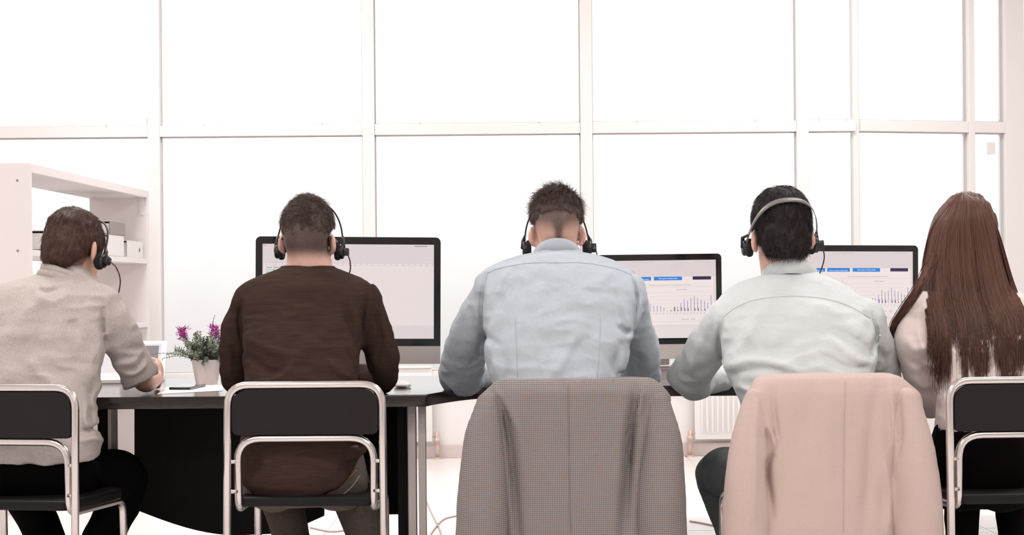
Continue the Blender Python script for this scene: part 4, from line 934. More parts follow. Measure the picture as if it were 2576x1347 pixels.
# --- woman with long hair
h5 = Head(2430, 612, 5.86, 4, 6, 0, .97)
base = P(2465, 1200, 5.75); base[2] = 0
sp5 = dict(base=base, label='woman with long straight brown hair in a pale blouse and dark trousers', head=h5, skin=M['skin2'],
  torso=[(708, 2390, 2480, 5.85, .07), (722, 2345, 2535, 5.84, .085), (742, 2308, 2575, 5.82, .1), (775, 2296, 2590, 5.8, .11), (850, 2318, 2588, 5.77, .12), (930, 2352, 2572, 5.74, .12), (990, 2362, 2560, 5.72, .115), (1050, 2356, 2566, 5.7, .125), (1082, 2352, 2572, 5.7, .13)],
  hips=[(1040, 2366, 2560, 5.7, .12), (1100, 2348, 2578, 5.71, .145), (1160, 2338, 2588, 5.72, .16), (1220, 2336, 2590, 5.74, .165), (1272, 2346, 2582, 5.76, .13)],
  arms=[[(2318, 788, 5.81, 42), (2302, 850, 5.82, 47), (2312, 920, 5.85, 46), (2332, 985, 5.9, 42), (2338, 1012, 5.97, 36), (2315, 990, 6.15, 28), (2290, 965, 6.28, 24)], [(2572, 788, 5.81, 42), (2600, 860, 5.82, 44), (2620, 960, 5.9, 38), (2610, 985, 6.0, 32), (2560, 970, 6.3, 24)]],
  arms_body=[[(2318, 788, 5.81, 36), (2304, 850, 5.82, 34), (2335, 1005, 5.95, 29), (2315, 990, 6.15, 24), (2282, 955, 6.34, 17)], [(2572, 788, 5.81, 36), (2600, 860, 5.82, 34), (2615, 980, 5.95, 29), (2555, 968, 6.34, 17)]],
  legs=[[(2410, 1225, 5.8, 64), (2412, 1215, 6.0, 62), (2415, 1222, 6.2, 52), (2420, 1310, 6.16, 42), (2424, 1490, 6.1, 32)], [(2520, 1225, 5.8, 64), (2535, 1215, 6.0, 62), (2545, 1222, 6.2, 52), (2550, 1310, 6.16, 42), (2552, 1490, 6.1, 32)]],
  neck=[(2434, 690, 5.87, 44), (2436, 735, 5.83, 52)],
  hands=[(P(2281, 953, 6.35), (-.1, .9, 0), (0, 0, 1), 1, .5, .9), (P(2553, 967, 6.36), (-.3, .9, 0), (0, 0, 1), -1, .3, .9)],
  stubble=lambda q: 0 * q[:, 0], top_name='blouse', top_mat=M['blouse'], top_label='pale pinkish white blouse', leg_mat=M['plum'], leg_label='very dark plum trousers', back=5.93, ak=.022,
  noise=[(7, 7, 9, .006, 'n'), (14, 14, 18, .004, 'n'), (17, 17, 26, .0026, 'r'), (30, 30, 30, .001, 'r')],
  folds=[([(2318, 780), (2330, 860), (2362, 950)], 8, -.006), ([(2275, 850), (2300, 880), (2335, 870)], 12, .006), ([(2280, 900), (2310, 920), (2340, 940)], 10, -.005), ([(2300, 960), (2330, 975), (2355, 960)], 9, .005), ([(2380, 980), (2400, 1010), (2390, 1050)], 9, -.006), ([(2420, 960), (2430, 1000), (2420, 1040)], 9, .005)])
r5, b5, s5, v5, ox5 = build_person(sp5)
# long hair: a cap over the skull running into a curtain down the back, then loose locks
hair_rows = pxrows([(500, 2402, 2455, 5.87, .05), (520, 2375, 2480, 5.87, .085), (560, 2345, 2497, 5.87, .105), (610, 2332, 2510, 5.865, .112), (660, 2328, 2522, 5.85, .105), (700, 2322, 2532, 5.83, .095), (732, 2326, 2540, 5.81, .08), (765, 2345, 2532, 5.80, .055), (800, 2372, 2515, 5.78, .02)])
lo, hi = bounds(rowb(hair_rows)); vh = Vol(lo, hi, .0036)
vh.rows(hair_rows, .02, 2.2); h5.ell(vh, (0, -.01, .055), (.088, .108, .108), .03)
sl, X, Yy, Z = vh.blk(h5.w((0, .11, -.05)) - .12, h5.w((0, .11, -.05)) + .12, 0)
h5.ell(vh, (0, .11, -.04), (.062, .075, .1), .02, 's')
idx, p = vh.band(.03); u, v = px(p)
aa = (u - 2428) / (60 + .22 * (v - 480)); vh.d[idx] -= (.0035 * vnoise(np.stack([aa * 14, v * .004, p[:, 1] * 3], -1)) + .0018 * vnoise(np.stack([aa * 34, v * .006, p[:, 1] * 3 + 7], -1))).astype(np.float32)
V, Q = vh.nets(1); hair5 = mesh_np('hair', V - ox5, Q, MASS[M['hair5'].name], r5); hair5['label'] = 'long straight brown hair falling down the back'
bvh5 = BVHTree.FromPolygons([Vector(p_) for p_ in V], Q.tolist())
rs = np.random.RandomState(11)
locks = []   # (end u, end v, spread at the end, share, start fan)
for eu, ev, sp_, nn in ((2345, 905, 7, 130), (2362, 945, 8, 220), (2382, 930, 7, 190), (2372, 870, 9, 160), (2400, 850, 8, 110), (2428, 935, 6, 130), (2418, 880, 8, 110), (2448, 905, 7, 150), (2462, 940, 6, 190), (2480, 940, 6, 130), (2495, 860, 9, 110), (2516, 900, 9, 200), (2530, 938, 8, 260), (2548, 940, 9, 260), (2566, 935, 10, 240), (2578, 900, 10, 200), (2592, 870, 10, 160)):
    locks.append((eu, ev, sp_, nn))
paths = []; NS = 18
tl = np.linspace(0, 1, NS)
for eu, ev, sp_, nn in locks:
    f0 = (eu - 2335) / (2592 - 2335)
    for _ in range(nn):
        e_u = eu + rs.normal(0, sp_); e_v = ev + rs.normal(-6, 30); f = np.clip((f0 - .5) * 1.08 + .5 + rs.normal(0, .036), -.05, 1.06)
        lf = [(2425 + (f - .5) * 20, 487), (2385 + f * 92, 510 + 25 * abs(f - .5)), (2350 + f * 150, 575), (2334 + f * 184, 640), (2328 + f * 206, 700), (2330 + f * 224, 760), (.55 * (2336 + f * 240) + .45 * e_u, 820), (e_u, e_v)]
        if e_v < 835: lf[-2] = (.5 * (lf[-3][0] + e_u), .5 * (760 + e_v))
        q = spline(lf, 6); t_ = np.linspace(0, len(q) - 1, NS); q = np.stack([np.interp(t_, np.arange(len(q)), q[:, j]) for j in (0, 1)], -1)
        q[:, 0] += 2.5 * np.sin(tl * 9 + rs.uniform(0, 6)) * tl
        paths.append(q)
paths = np.array(paths); N5 = len(paths); P5 = np.zeros((N5, NS, 3)); off = rs.uniform(.0, .004, N5)
for i in range(N5):
    yprev = 5.8
    for j in range(NS):
        u_, v_ = paths[i, j]; hit = None
        d_ = Vector(P(u_, v_, 5.0)) - Vector((0, 0, CH)); d_.normalize()
        a_ = bvh5.ray_cast(Vector((0, 0, CH)), d_)
        b_ = v5.ray_cast(Vector((0, 0, CH)), d_)
        c_ = [x[0].y for x in (a_, b_) if x[0] is not None]
        y_ = min(c_) if c_ else yprev
        if j and abs(y_ - yprev) > .05: y_ = yprev + (.012 if y_ > yprev else -.03)
        if j and y_ > yprev + .01: y_ = yprev + .01
        yprev = y_; P5[i, j] = P(u_, v_, y_ - .0015 - off[i])
rr = .0011 * rs.uniform(.7, 1.3, N5)[:, None] * (np.linspace(1, .35, NS))[None]
st = strands('hair_strands', P5 - ox5, rr, M['hair5'], hair5); st['kind'] = 'stuff'
# the lock falling in front of her left shoulder
lk = []
for _ in range(260):
    a = rs.normal(0, 1); e_ = rs.normal(0, 1)
    q = spline([(2352 + a * 7, 640, 5.78), (2330 + a * 6, 690, 5.74), (2306 + a * 6, 735, 5.72), (2276 + a * 6, 780, 5.76), (2252 + a * 5, 820, 5.82), (2238 + e_ * 4, 862 + e_ * 8, 5.9)], 5)
    lk.append([P(*x) + np.array([0, abs(a) * .004 + rs.uniform(0, .008), 0]) for x in q])
lk = np.array(lk); rr = .0011 * np.ones(lk.shape[:2]) * np.linspace(1, .4, lk.shape[1])[None]
st = strands('hair_strands', lk - ox5, rr, M['hair5'], hair5); st['kind'] = 'stuff'

# ------------------------------------------------------------------ jackets hung on two chairs
def check_mat():
    m = mat('grey_checked_tweed', rgb(140, 126, 120), .92); nt = m.node_tree; b = nt.nodes['Principled BSDF']
    tc = nt.nodes.new('ShaderNodeTexCoord'); sp = nt.nodes.new('ShaderNodeSeparateXYZ'); nt.links.new(tc.outputs['Object'], sp.inputs[0])
    def wave(sock, per):
        a = nt.nodes.new('ShaderNodeMath'); a.operation = 'MULTIPLY'; a.inputs[1].default_value = 2 * math.pi / per; nt.links.new(sock, a.inputs[0])
        s = nt.nodes.new('ShaderNodeMath'); s.operation = 'SINE'; nt.links.new(a.outputs[0], s.inputs[0])
        r = nt.nodes.new('ShaderNodeMapRange'); r.inputs[1].default_value = -.5; r.inputs[2].default_value = .5; nt.links.new(s.outputs[0], r.inputs[0]); return r.outputs[0]
    wx_, wz = wave(sp.outputs[0], .0052), wave(sp.outputs[2], .0056)
    ad = nt.nodes.new('ShaderNodeMath'); ad.operation = 'ADD'; nt.links.new(wx_, ad.inputs[0]); nt.links.new(wz, ad.inputs[1])
    n1 = nt.nodes.new('ShaderNodeTexNoise'); n1.inputs['Scale'].default_value = 95; n1.inputs['Detail'].default_value = 3; nt.links.new(tc.outputs['Object'], n1.inputs['Vector'])
    cr = nt.nodes.new('ShaderNodeValToRGB'); e = cr.color_ramp.elements; e[0].position = .38; e[0].color = rgb(112, 114, 122); e[1].position = .62; e[1].color = rgb(124, 100, 93)
    nt.links.new(n1.outputs[0], cr.inputs[0])
    mx = nt.nodes.new('ShaderNodeMix'); mx.data_type = 'RGBA'; mp = nt.nodes.new('ShaderNodeMath'); mp.operation = 'MULTIPLY'; mp.inputs[1].default_value = .5; nt.links.new(ad.outputs[0], mp.inputs[0]); nt.links.new(mp.outputs[0], mx.inputs[0])
    nt.links.new(cr.outputs[0], mx.inputs[6]); mx.inputs[7].default_value = rgb(188, 177, 171)
    n2 = nt.nodes.new('ShaderNodeTexNoise'); n2.inputs['Scale'].default_value = 900; nt.links.new(tc.outputs['Object'], n2.inputs['Vector'])
    m3 = nt.nodes.new('ShaderNodeMix'); m3.data_type = 'RGBA'; m3.blend_type = 'MULTIPLY'; m3.inputs[0].default_value = .5; nt.links.new(mx.outputs[2], m3.inputs[6]); nt.links.new(n2.outputs[0], m3.inputs[7])
    g = nt.nodes.new('ShaderNodeVectorMath'); g.operation = 'SCALE'; g.inputs['Scale'].default_value = .9; nt.links.new(m3.outputs[2], g.inputs[0]); nt.links.new(g.outputs[0], b.inputs['Base Color'])
    return m
M['tweed'] = check_mat()
M['beige'] = mat('beige_pink_wool', rgb(197, 175, 167), .9, spec=.1, noise=.03, nscale=160, bump=.12, bscale=600, bdist=.0006, sheen=.1)
def jacket(name, lab, rows, sleeves, folds, m, base_px, seams, noise, Yc, skew=0):
    root = empty(name, tuple(base_px)); tag(root, lab, 'jacket', 'jackets hung over chair backs'); ox = np.array(base_px)
    R = pxrows(rows); ch = [pxchain(c) for c in sleeves]
    lo, hi = bounds(rowb(R), *[np.asarray(c) for c in ch]); lo[1] -= abs(skew) * .3; hi[1] += abs(skew) * .3; vol = Vol(lo, hi, .0051); vol.rows(R, .012, 3.0, skew=skew)
    fold(vol, folds, noise, Yc + .02)
    zb = min(r[0] for r in R); vol.d = np.maximum(vol.d, -(vol.d + .011))    # hollow: cloth hung over the chair back
    sl, X, Yy, Z = vol.blk(lo, hi, 0); vol.d = np.maximum(vol.d, (zb + .03 - Z + 0 * X + 0 * Yy).astype(np.float32))
    V, Q = vol.nets(1); bd = mesh_np('jacket_back', V - ox, Q, m, root)
    bvhs = [(bd, BVHTree.FromPolygons([Vector(q) for q in V], Q.tolist()))]
    for c in ch:
        lo, hi = bounds(np.asarray(c)); vl = Vol(lo, hi, .0045); vl.chain(c, .01)
        fold(vl, folds, noise, Yc + .03); V, Q = vl.nets(1); so = mesh_np('sleeve', V - ox, Q, m, root); bvhs.append((so, BVHTree.FromPolygons([Vector(q) for q in V], Q.tolist())))
    for i, pts, mm, r_, nm in seams: seam(bvhs[i][1], pts, ox, bvhs[i][0], mm, r_, nm)
    return root
J3 = P(1440, 1000, 5.5); J3[2] = .3
jacket('jacket', 'grey checked tweed jacket hung over a chair back behind the blue shirted man',
  [(953, 1262, 1628, 5.52, .04), (960, 1246, 1644, 5.515, .052), (985, 1222, 1668, 5.5, .066), (1010, 1206, 1680, 5.49, .064), (1060, 1216, 1672, 5.48, .07), (1150, 1232, 1650, 5.47, .075), (1250, 1250, 1640, 5.46, .08), (1360, 1262, 1650, 5.45, .085), (1460, 1266, 1660, 5.45, .09)],
  [[(1232, 1020, 5.47, 34), (1218, 1100, 5.44, 50), (1212, 1200, 5.42, 60), (1212, 1310, 5.41, 66), (1208, 1440, 5.41, 66)], [(1652, 1020, 5.47, 34), (1664, 1100, 5.44, 46), (1664, 1200, 5.42, 58), (1664, 1310, 5.41, 64), (1664, 1440, 5.41, 64)]],
  [([(1258, 985), (1275, 1060), (1290, 1180), (1310, 1400)], 11, -.010), ([(1285, 985), (1310, 1080), (1335, 1250)], 16, .006), ([(1600, 980), (1590, 1060), (1580, 1180), (1565, 1400)], 13, -.0115), ([(1565, 1000), (1555, 1150), (1540, 1350)], 16, .006), ([(1430, 970), (1432, 1150), (1434, 1400)], 3, -.002), ([(1620, 970), (1612, 1010), (1600, 1060)], 8, .008), ([(1250, 980), (1262, 1000), (1300, 1080)], 8, .007)],
  M['tweed'], J3, [(0, [(1429, 966), (1430, 1050), (1432, 1200), (1436, 1340)], M['tweed'], .001, 'centre_seam')], [(6, 6, 5, .005, 'n'), (20, 20, 20, .0015, 'n')], 5.5)
J4 = P(2080, 1000, 5.48); J4[2] = .3
jacket('jacket', 'beige pink wool jacket hung over a chair back behind the white shirted man',
  [(943, 1928, 2236, 5.5, .045), (950, 1900, 2262, 5.495, .062), (972, 1878, 2290, 5.485, .072), (1000, 1866, 2314, 5.475, .076), (1060, 1868, 2318, 5.46, .07), (1150, 1880, 2286, 5.45, .075), (1250, 1892, 2268, 5.44, .08), (1360, 1900, 2262, 5.43, .085), (1460, 1904, 2262, 5.43, .09)],
  [[(1898, 1005, 5.41, 28), (1885, 1080, 5.38, 42), (1880, 1170, 5.36, 54), (1874, 1270, 5.35, 58), (1866, 1440, 5.35, 58)], [(2280, 1012, 5.47, 34), (2290, 1085, 5.45, 46), (2302, 1200, 5.43, 60), (2310, 1310, 5.42, 63), (2312, 1440, 5.42, 63)]],
  [([(1942, 985), (1950, 1060), (1958, 1110)], 8, -.005), ([(1905, 990), (1900, 1100), (1898, 1300)], 9, .006), ([(1925, 1060), (1945, 1100), (1952, 1140)], 7, .007), ([(1952, 1130), (1930, 1180), (1945, 1300)], 9, -.007), ([(2125, 960), (2122, 1100), (2122, 1300)], 3, -.0015), ([(2215, 965), (2200, 1020), (2180, 1180)], 16, -.004), ([(2240, 965), (2248, 1050), (2250, 1120)], 8, .006), ([(2262, 1000), (2266, 1080), (2260, 1150)], 6, -.005), ([(2190, 1100), (2185, 1200), (2170, 1340)], 16, -.006), ([(2225, 1150), (2240, 1250), (2235, 1340)], 12, .006), ([(2040, 990), (2020, 1080), (2000, 1200)], 22, -.003), ([(2085, 1000), (2080, 1100), (2090, 1250)], 20, .003)],
  M['beige'], J4, [(0, [(2127, 956), (2125, 1050), (2123, 1200), (2122, 1340)], M['beige'], .001, 'centre_seam')], [(6, 6, 5, .005, 'n'), (20, 20, 20, .0012, 'n')], 5.5, .194)

# ------------------------------------------------------------------ monitors
def emat(name, col, e=1.0, rough=.06):
    m = mat(name, (0.01, 0.01, 0.01, 1), rough); b = m.node_tree.nodes['Principled BSDF']; b.inputs['Emission Color'].default_value = col; b.inputs['Emission Strength'].default_value = e; return m
M['scr'] = emat('screen_pale', rgb(205, 193, 193)); M['scr_top'] = emat('screen_toolbar', rgb(196, 184, 185)); M['scr_chart'] = emat('screen_chart', rgb(212, 200, 199))
M['e_blue'] = emat('screen_blue', rgb(20, 112, 190)); M['e_navy'] = emat('screen_navy', rgb(30, 22, 62)); M['e_bar'] = emat('screen_bar', rgb(84, 84, 150)); M['e_bar2'] = emat('screen_bar_dark', rgb(58, 58, 96))
M['e_line'] = emat('screen_line', rgb(178, 166, 168)); M['e_txt'] = emat('screen_text', rgb(96, 86, 92)); M['e_white'] = emat('screen_white_text', rgb(232, 238, 245)); M['e_mint'] = emat('screen_mint', rgb(178, 196, 194))
dg = None
TEXTS = []
def text_mesh(s, size, m, parent, x, z, y, align='LEFT', rotd=0, name='screen_text'):
    c = bpy.data.curves.new('t', 'FONT'); c.body = s; c.size = size; c.align_x = align; c.resolution_u = 2
    o = bpy.data.objects.new('t', c); COL.objects.link(o); TEXTS.append((o, m, parent, Matrix.Translation((x, y, z)) @ Matrix.Rotation(math.pi / 2, 4, 'X') @ Matrix.Rotation(math.radians(rotd), 4, 'Z'), name))
def flush_texts():
    d_ = bpy.context.evaluated_depsgraph_get(); done = []
    for o, m, parent, mx, name in TEXTS: done.append(bpy.data.meshes.new_from_object(o.evaluated_get(d_)))
    for (o, m, parent, mx, name), me in zip(TEXTS, done):
        c = o.data; bpy.data.objects.remove(o); bpy.data.curves.remove(c); me.materials.clear(); me.materials.append(m)
        t = bpy.data.objects.new(name, me); COL.objects.link(t); t.parent = parent; t.matrix_local = mx
def rects(name, L_, y, m, parent):
    V = []; Q = []
    for x0, z0, x1, z1 in L_:
        n_ = len(V); V += [(x0, y, z0), (x1, y, z0), (x1, y, z1), (x0, y, z1)]; Q.append((n_, n_ + 1, n_ + 2, n_ + 3))
    return mesh_np(name, np.array(V), np.array(Q), m, parent, False)
def monitor(u, Y, yaw, zb, lab, own_roll=0, W=.65, HB=.385, CHN=.063):
    c = P(u, 900, Y); r = empty('monitor'); tag(r, lab, 'monitor', 'large flat monitors on the desks')
    r.matrix_world = Matrix.Translation((c[0], Y, DZ)) @ Matrix.Rotation(math.radians(yaw), 4, 'Z') @ Matrix.Rotation(own_roll, 4, 'Y'); w2 = W / 2; z0 = zb - DZ; z1 = z0 + CHN; z2 = z1 + HB
    def rr(x0, x1, za, zc, rad_, bottom=False):
        p = []
        for cx, cz, a0 in ((x1 - rad_, zc - rad_, 0), (x0 + rad_, zc - rad_, 90)):
            for k_ in range(7):
                a = math.radians(a0 + 15 * k_); p.append((cx + rad_ * math.cos(a), cz + rad_ * math.sin(a)))
        return p + [(x0, za), (x1, za)]
    prism('bezel', [(x, 0, z) for x, z in rr(-w2, w2, z1, z2, .018)], (0, .004, 0), M['bezel'], r)
    prism('back_case', [(x, .004, z) for x, z in rr(-w2, w2, z0, z2, .018)], (0, .012, 0), M['alu'], r)
    bm = bmesh.new(); bmesh.ops.create_uvsphere(bm, u_segments=24, v_segments=12, radius=1, matrix=Matrix.Translation((0, .016, (z1 + z2) / 2)) @ Matrix.Diagonal((w2 * .8, .045, HB * .42, 1)))
    for v_ in bm.verts: v_.co.y = max(v_.co.y, .012)
    obj_bm('back_bulge', bm, M['alu'], r, True)
    box('chin', (-w2, 0, z0), (w2, .004, z1 - .0005), M['alu'], r, .001)
    sx, st_, sb_ = w2 - .024, z2 - .026, z1 + .026
    scr = box('screen', (-sx, -.0006, sb_), (sx, .0005, st_), M['scr'], r)
    tube('webcam', [(0, .001, z2 - .013), (0, -.0004, z2 - .013)], .003, M['phone'], r, 10)
    prism('stand_neck', [(-.1, .05, 0.006), (.1, .05, 0.006), (.1, .04, z0 + .12), (-.1, .04, z0 + .12)], (0, .006, 0), M['alu'], r)
    box('stand_foot', (-.1, -.09, 0), (.1, .1, .006), M['alu'], r, .002)
    return r, scr, sx, st_, sb_
def chart_screen(scr, sx, zt, zb_):
    W2 = 2 * sx; H = zt - zb_; y1, y2, y3 = -.0008, -.0010, -.0012
    X = lambda f: -sx + f * W2; Zf = lambda f: zt - f * H
    rects('toolbar', [(X(0), Zf(.205), X(1), Zf(0))], y1, M['scr_top'], scr)
    rects('sheet', [(X(0), Zf(.84), X(.985), Zf(.21))], y1, M['scr_chart'], scr)
    rects('blue_banner', [(X(.205), Zf(.258), X(.36), Zf(.212)), (X(.375), Zf(.258), X(.54), Zf(.212)), (X(.56), Zf(.258), X(.76), Zf(.212))], y2, M['e_blue'], scr)
    rects('navy_banner', [(X(.835), Zf(.254), X(.965), Zf(.212))], y2, M['e_navy'], scr)
    rl = [(X(0), Zf(.212), X(1), Zf(.209))] + [(X(f), Zf(.209), X(f) + .001, Zf(.2)) for f in np.linspace(.02, .98, 24)]
    rects('ruler', rl, y2, M['e_line'], scr)
    text_mesh('Time to read unread emails', .0072, M['e_white'], scr, X(.4575), Zf(.249), y3, 'CENTER'); text_mesh('Time spent writing emails', .0078, M['e_white'], scr, X(.66), Zf(.241), y3, 'CENTER'); text_mesh('Time spent reading emails', .0072, M['e_white'], scr, X(.283), Zf(.249), y3, 'CENTER')
    text_mesh('You receive most emails around 1 am, and send most around 7 am', .0066, M['e_txt'], scr, X(.672), Zf(.325), y3, 'CENTER'); text_mesh('Activity by Hour', .0068, M['e_txt'], scr, X(.757), Zf(.385), y3, 'CENTER')
    gx0, gx1 = X(.525), X(.97); g0, g5 = Zf(.655), Zf(.415); gl_ = [(gx0, g0 + (g5 - g0) * i / 5 - .0003, gx1, g0 + (g5 - g0) * i / 5 + .0003) for i in range(6)]
    gl_ += [(X(.49), Zf(.79), X(.98), Zf(.787)), (X(.49), Zf(.345), X(.98), Zf(.342)), (X(.49), Zf(.79), X(.492), Zf(.342)), (X(.48), Zf(.79), X(.482), Zf(.342)), (X(.1), Zf(.79), X(.48), Zf(.787)), (X(.1), Zf(.345), X(.48), Zf(.342)), (X(0), Zf(.84), X(.985), Zf(.836)), (X(.985), Zf(.84), X(.988), Zf(.21))]
    gl_ += [(X(.12), g0 + (g5 - g0) * i / 5 - .0003, X(.465), g0 + (g5 - g0) * i / 5 + .0003) for i in range(6)]
    rects('grid_lines', gl_, y2, M['e_line'], scr)
    for i in range(6): text_mesh(str(i * 10), .0062, M['e_txt'], scr, X(.515), g0 + (g5 - g0) * i / 5 - .0025, y3, 'RIGHT')
    rec = [20, 15.5, 15.5, 14, 10, 2, 3.5, 9.5, 12, 22, 33, 28, 33, 40, 33, 30, 26, 21, 41]; sen = [0, 0, 0, 0, 0, 0, 2.5, 12, 3.5, 10, 8, 8, 0, 8, 8, 2, 5, 0, 0]
    hrs = ['12 am'] + ['%d am' % i for i in range(1, 12)] + ['12 pm'] + ['%d pm' % i for i in range(1, 7)]
    b1_ = []; b2_ = []; st = (gx1 - gx0) / 18.6
    for i in range(19):
        x = gx0 + .004 + i * st; b1_.append((x, g0, x + .0019, g0 + (g5 - g0) * rec[i] / 50))
        if sen[i]: b2_.append((x + .0026, g0, x + .0054, g0 + (g5 - g0) * sen[i] / 50))
        text_mesh(hrs[i], .0056, M['e_txt'], scr, x + .004, g0 - .006, y3, 'RIGHT', 50)
    rects('chart_bars', b1_, y2 - .0001, M['e_bar'], scr); rects('chart_bars', b2_, y2 - .0001, M['e_bar2'], scr)
    rects('legend_mark', [(X(.757), Zf(.762), X(.762), Zf(.754)), (X(.824), Zf(.762), X(.829), Zf(.754))], y3, M['e_bar2'], scr)
    text_mesh('Received', .0064, M['e_txt'], scr, X(.767), Zf(.765), y3); text_mesh('Sent', .0064, M['e_txt'], scr, X(.832), Zf(.765), y3)
    rects('title_dashes', [(X(.41) + i * .006, Zf(.027), X(.41) + i * .006 + .0045, Zf(.02)) for i in range(16)] + [(X(.84) + i * .006, Zf(.024), X(.84) + i * .006 + .0045, Zf(.018)) for i in range(12)], y2, M['e_line'], scr)
mA = monitor(876, 6.62, 8, P(1000, 916, 6.6)[2], 'large silver monitor with empty spreadsheet in front of the brown sweater man', .011)
scr, sx, zt, zb_ = mA[1:]; W2 = 2 * sx; H = zt - zb_; X = lambda f: -sx + f * W2; Zf = lambda f: zt - f * H
rects('toolbar', [(X(0), Zf(.19), X(1), Zf(0))], -.0008, M['scr_top'], scr)
rects('ruler', [(X(0), Zf(.2), X(1), Zf(.195)), (X(0), Zf(.225), X(1), Zf(.222)), (X(.02), Zf(.87), X(.022), Zf(.2))] + [(X(f), Zf(.215), X(f) + .0035, Zf(.204)) for f in np.linspace(.04, .99, 28)], -.001, M['e_line'], scr)
rects('status_bar', [(X(0), Zf(1), X(1), Zf(.86))], -.0008, M['scr_top'], scr)
rects('table_row', [(X(.02), Zf(.32), X(.16), Zf(.275))], -.001, M['e_mint'], scr)
rects('table_lines', [(X(.02), Zf(.275), X(.2), Zf(.272)), (X(.065), Zf(.45), X(.067), Zf(.225))] + [(X(.025) + i * .006, Zf(z) - .003, X(.025) + i * .006 + .004, Zf(z)) for z in (.245, .295) for i in (0, 1, 2)] + [(X(.07) + i * .006, Zf(z) - .003, X(.07) + i * .006 + .004, Zf(z)) for z in (.245, .295) for i in range(8)] + [(X(.005) + i * .006, Zf(.02), X(.005) + i * .006 + .003, Zf(.012)) for i in range(2)] + [(X(.885) + i * .005, Zf(.022), X(.885) + i * .005 + .004, Zf(.014)) for i in range(9)], -.0012, M['e_txt'], scr)
mB = monitor(1626, 8.04, -2, P(1650, 904, 8.04)[2], 'large silver monitor with email chart between the blue and white shirted men', -.004); chart_screen(*mB[1:])
mC = monitor(2124, 7.95, 8, P(2240, 884, 7.9)[2], 'large silver monitor with email chart right of the dark haired man', .008); chart_screen(*mC[1:])

# ------------------------------------------------------------------ things on the desks
# plant
pc = P(520, 967, 6.72); pc[2] = DZ
pl = empty('potted_plant', tuple(pc)); tag(pl, 'small green plant with two pink flower spikes in a white pot', 'plant')
M['pot'] = mat('white_ceramic_pot', rgb(226, 214, 210), .4); M['leaf'] = hair_mat('grey_green_leaves', rgb(72, 88, 66), rgb(168, 174, 156), .6); M['petal'] = hair_mat('pink_petals', rgb(200, 66, 176), rgb(238, 140, 214), .6); M['soil'] = mat('dark_soil', rgb(50, 42, 38), .95)
hp = (P(520, 905, 6.72)[2] - DZ); V = []; n_ = 64
prof = [(.030, 0), (.036, .0), (.052, hp), (.049, hp), (.047, hp - .012), (0.002, hp - .012)]
for r_, z in prof:
    for k_ in range(n_):
        a = 2 * math.pi * k_ / n_; e_ = (abs(math.cos(a)) ** 5 + abs(math.sin(a)) ** 5) ** (-.2); rb_ = r_ * e_ * (1 + (.012 if (k_ % 4) < 2 and 0 < z else 0)); V.append((rb_ * math.cos(a + .25), rb_ * math.sin(a + .25), z))
V = np.array(V); Q = np.array([(i * n_ + k_, i * n_ + (k_ + 1) % n_, (i + 1) * n_ + (k_ + 1) % n_, (i + 1) * n_ + k_) for i in range(len(prof) - 1) for k_ in range(n_)])
pot = mesh_np('pot', V, Q, M['pot'], pl, True); pot.data.set_sharp_from_angle(angle=math.radians(50))
rs = np.random.RandomState(21); LV = []; LQ = []
def leaf(p, dr, up, l_, w_):
    dr = dr / np.linalg.norm(dr); s_ = np.cross(dr, up); s_ /= np.linalg.norm(s_) + 1e-9; n2 = np.cross(s_, dr); n0 = len(LV)
    LV.extend([p, p + dr * l_ * .45 + s_ * w_ + n2 * .001, p + dr * l_, p + dr * l_ * .45 - s_ * w_ + n2 * .001, p + dr * l_ * .5 - n2 * .0012]); LQ.extend([(n0, n0 + 1, n0 + 4), (n0 + 1, n0 + 2, n0 + 4), (n0 + 2, n0 + 3, n0 + 4), (n0 + 3, n0, n0 + 4)])
stems = []
def sprig(az, el, ln, lf=.018, bend=.3, npair=15):
    p = np.array([rs.uniform(-.025, .025), rs.uniform(-.025, .025), hp - .01]); d_ = np.array([math.cos(az) * math.cos(el), math.sin(az) * math.cos(el), math.sin(el)]); path = [p.copy()]
    for i in range(npair):
        t = i / npair; d_ = d_ + np.array([rs.normal(0, .06), rs.normal(0, .06), -bend * .06]); d_ /= np.linalg.norm(d_); p = p + d_ * ln / npair; path.append(p.copy())
        if t > .12:
            for k_ in range(3):
                a = rs.uniform(0, 2 * math.pi); o_ = np.cross(d_, [math.cos(a), math.sin(a), .3]); o_ /= np.linalg.norm(o_) + 1e-9
                leaf(p, d_ * .6 + o_, d_, lf * rs.uniform(.6, 1.2) * (1 - .45 * t), lf * .26)
    stems.append((path, .0009)); return path
for i in range(64): sprig(rs.uniform(0, 2 * math.pi), rs.uniform(.55, 1.45), rs.uniform(.07, .125))
for i in range(22): sprig(rs.uniform(0, 2 * math.pi), rs.uniform(.1, .5), rs.uniform(.06, .085), .017)
for i in range(3): sprig(math.pi + rs.uniform(-.3, .3), .55, .15, .012, .9)
sprig(math.pi + .1, .5, .2, .007, .8); sprig(.4, 1.3, .17, .006); sprig(2.2, 1.4, .17, .005); sprig(1.2, 1.35, .15, .006)
fo = mesh_np('foliage', np.array(LV), np.array(LQ), M['leaf'], pl, False); fo['kind'] = 'stuff'; multi_tube('stem', stems, M['leaf'], pl, 4)
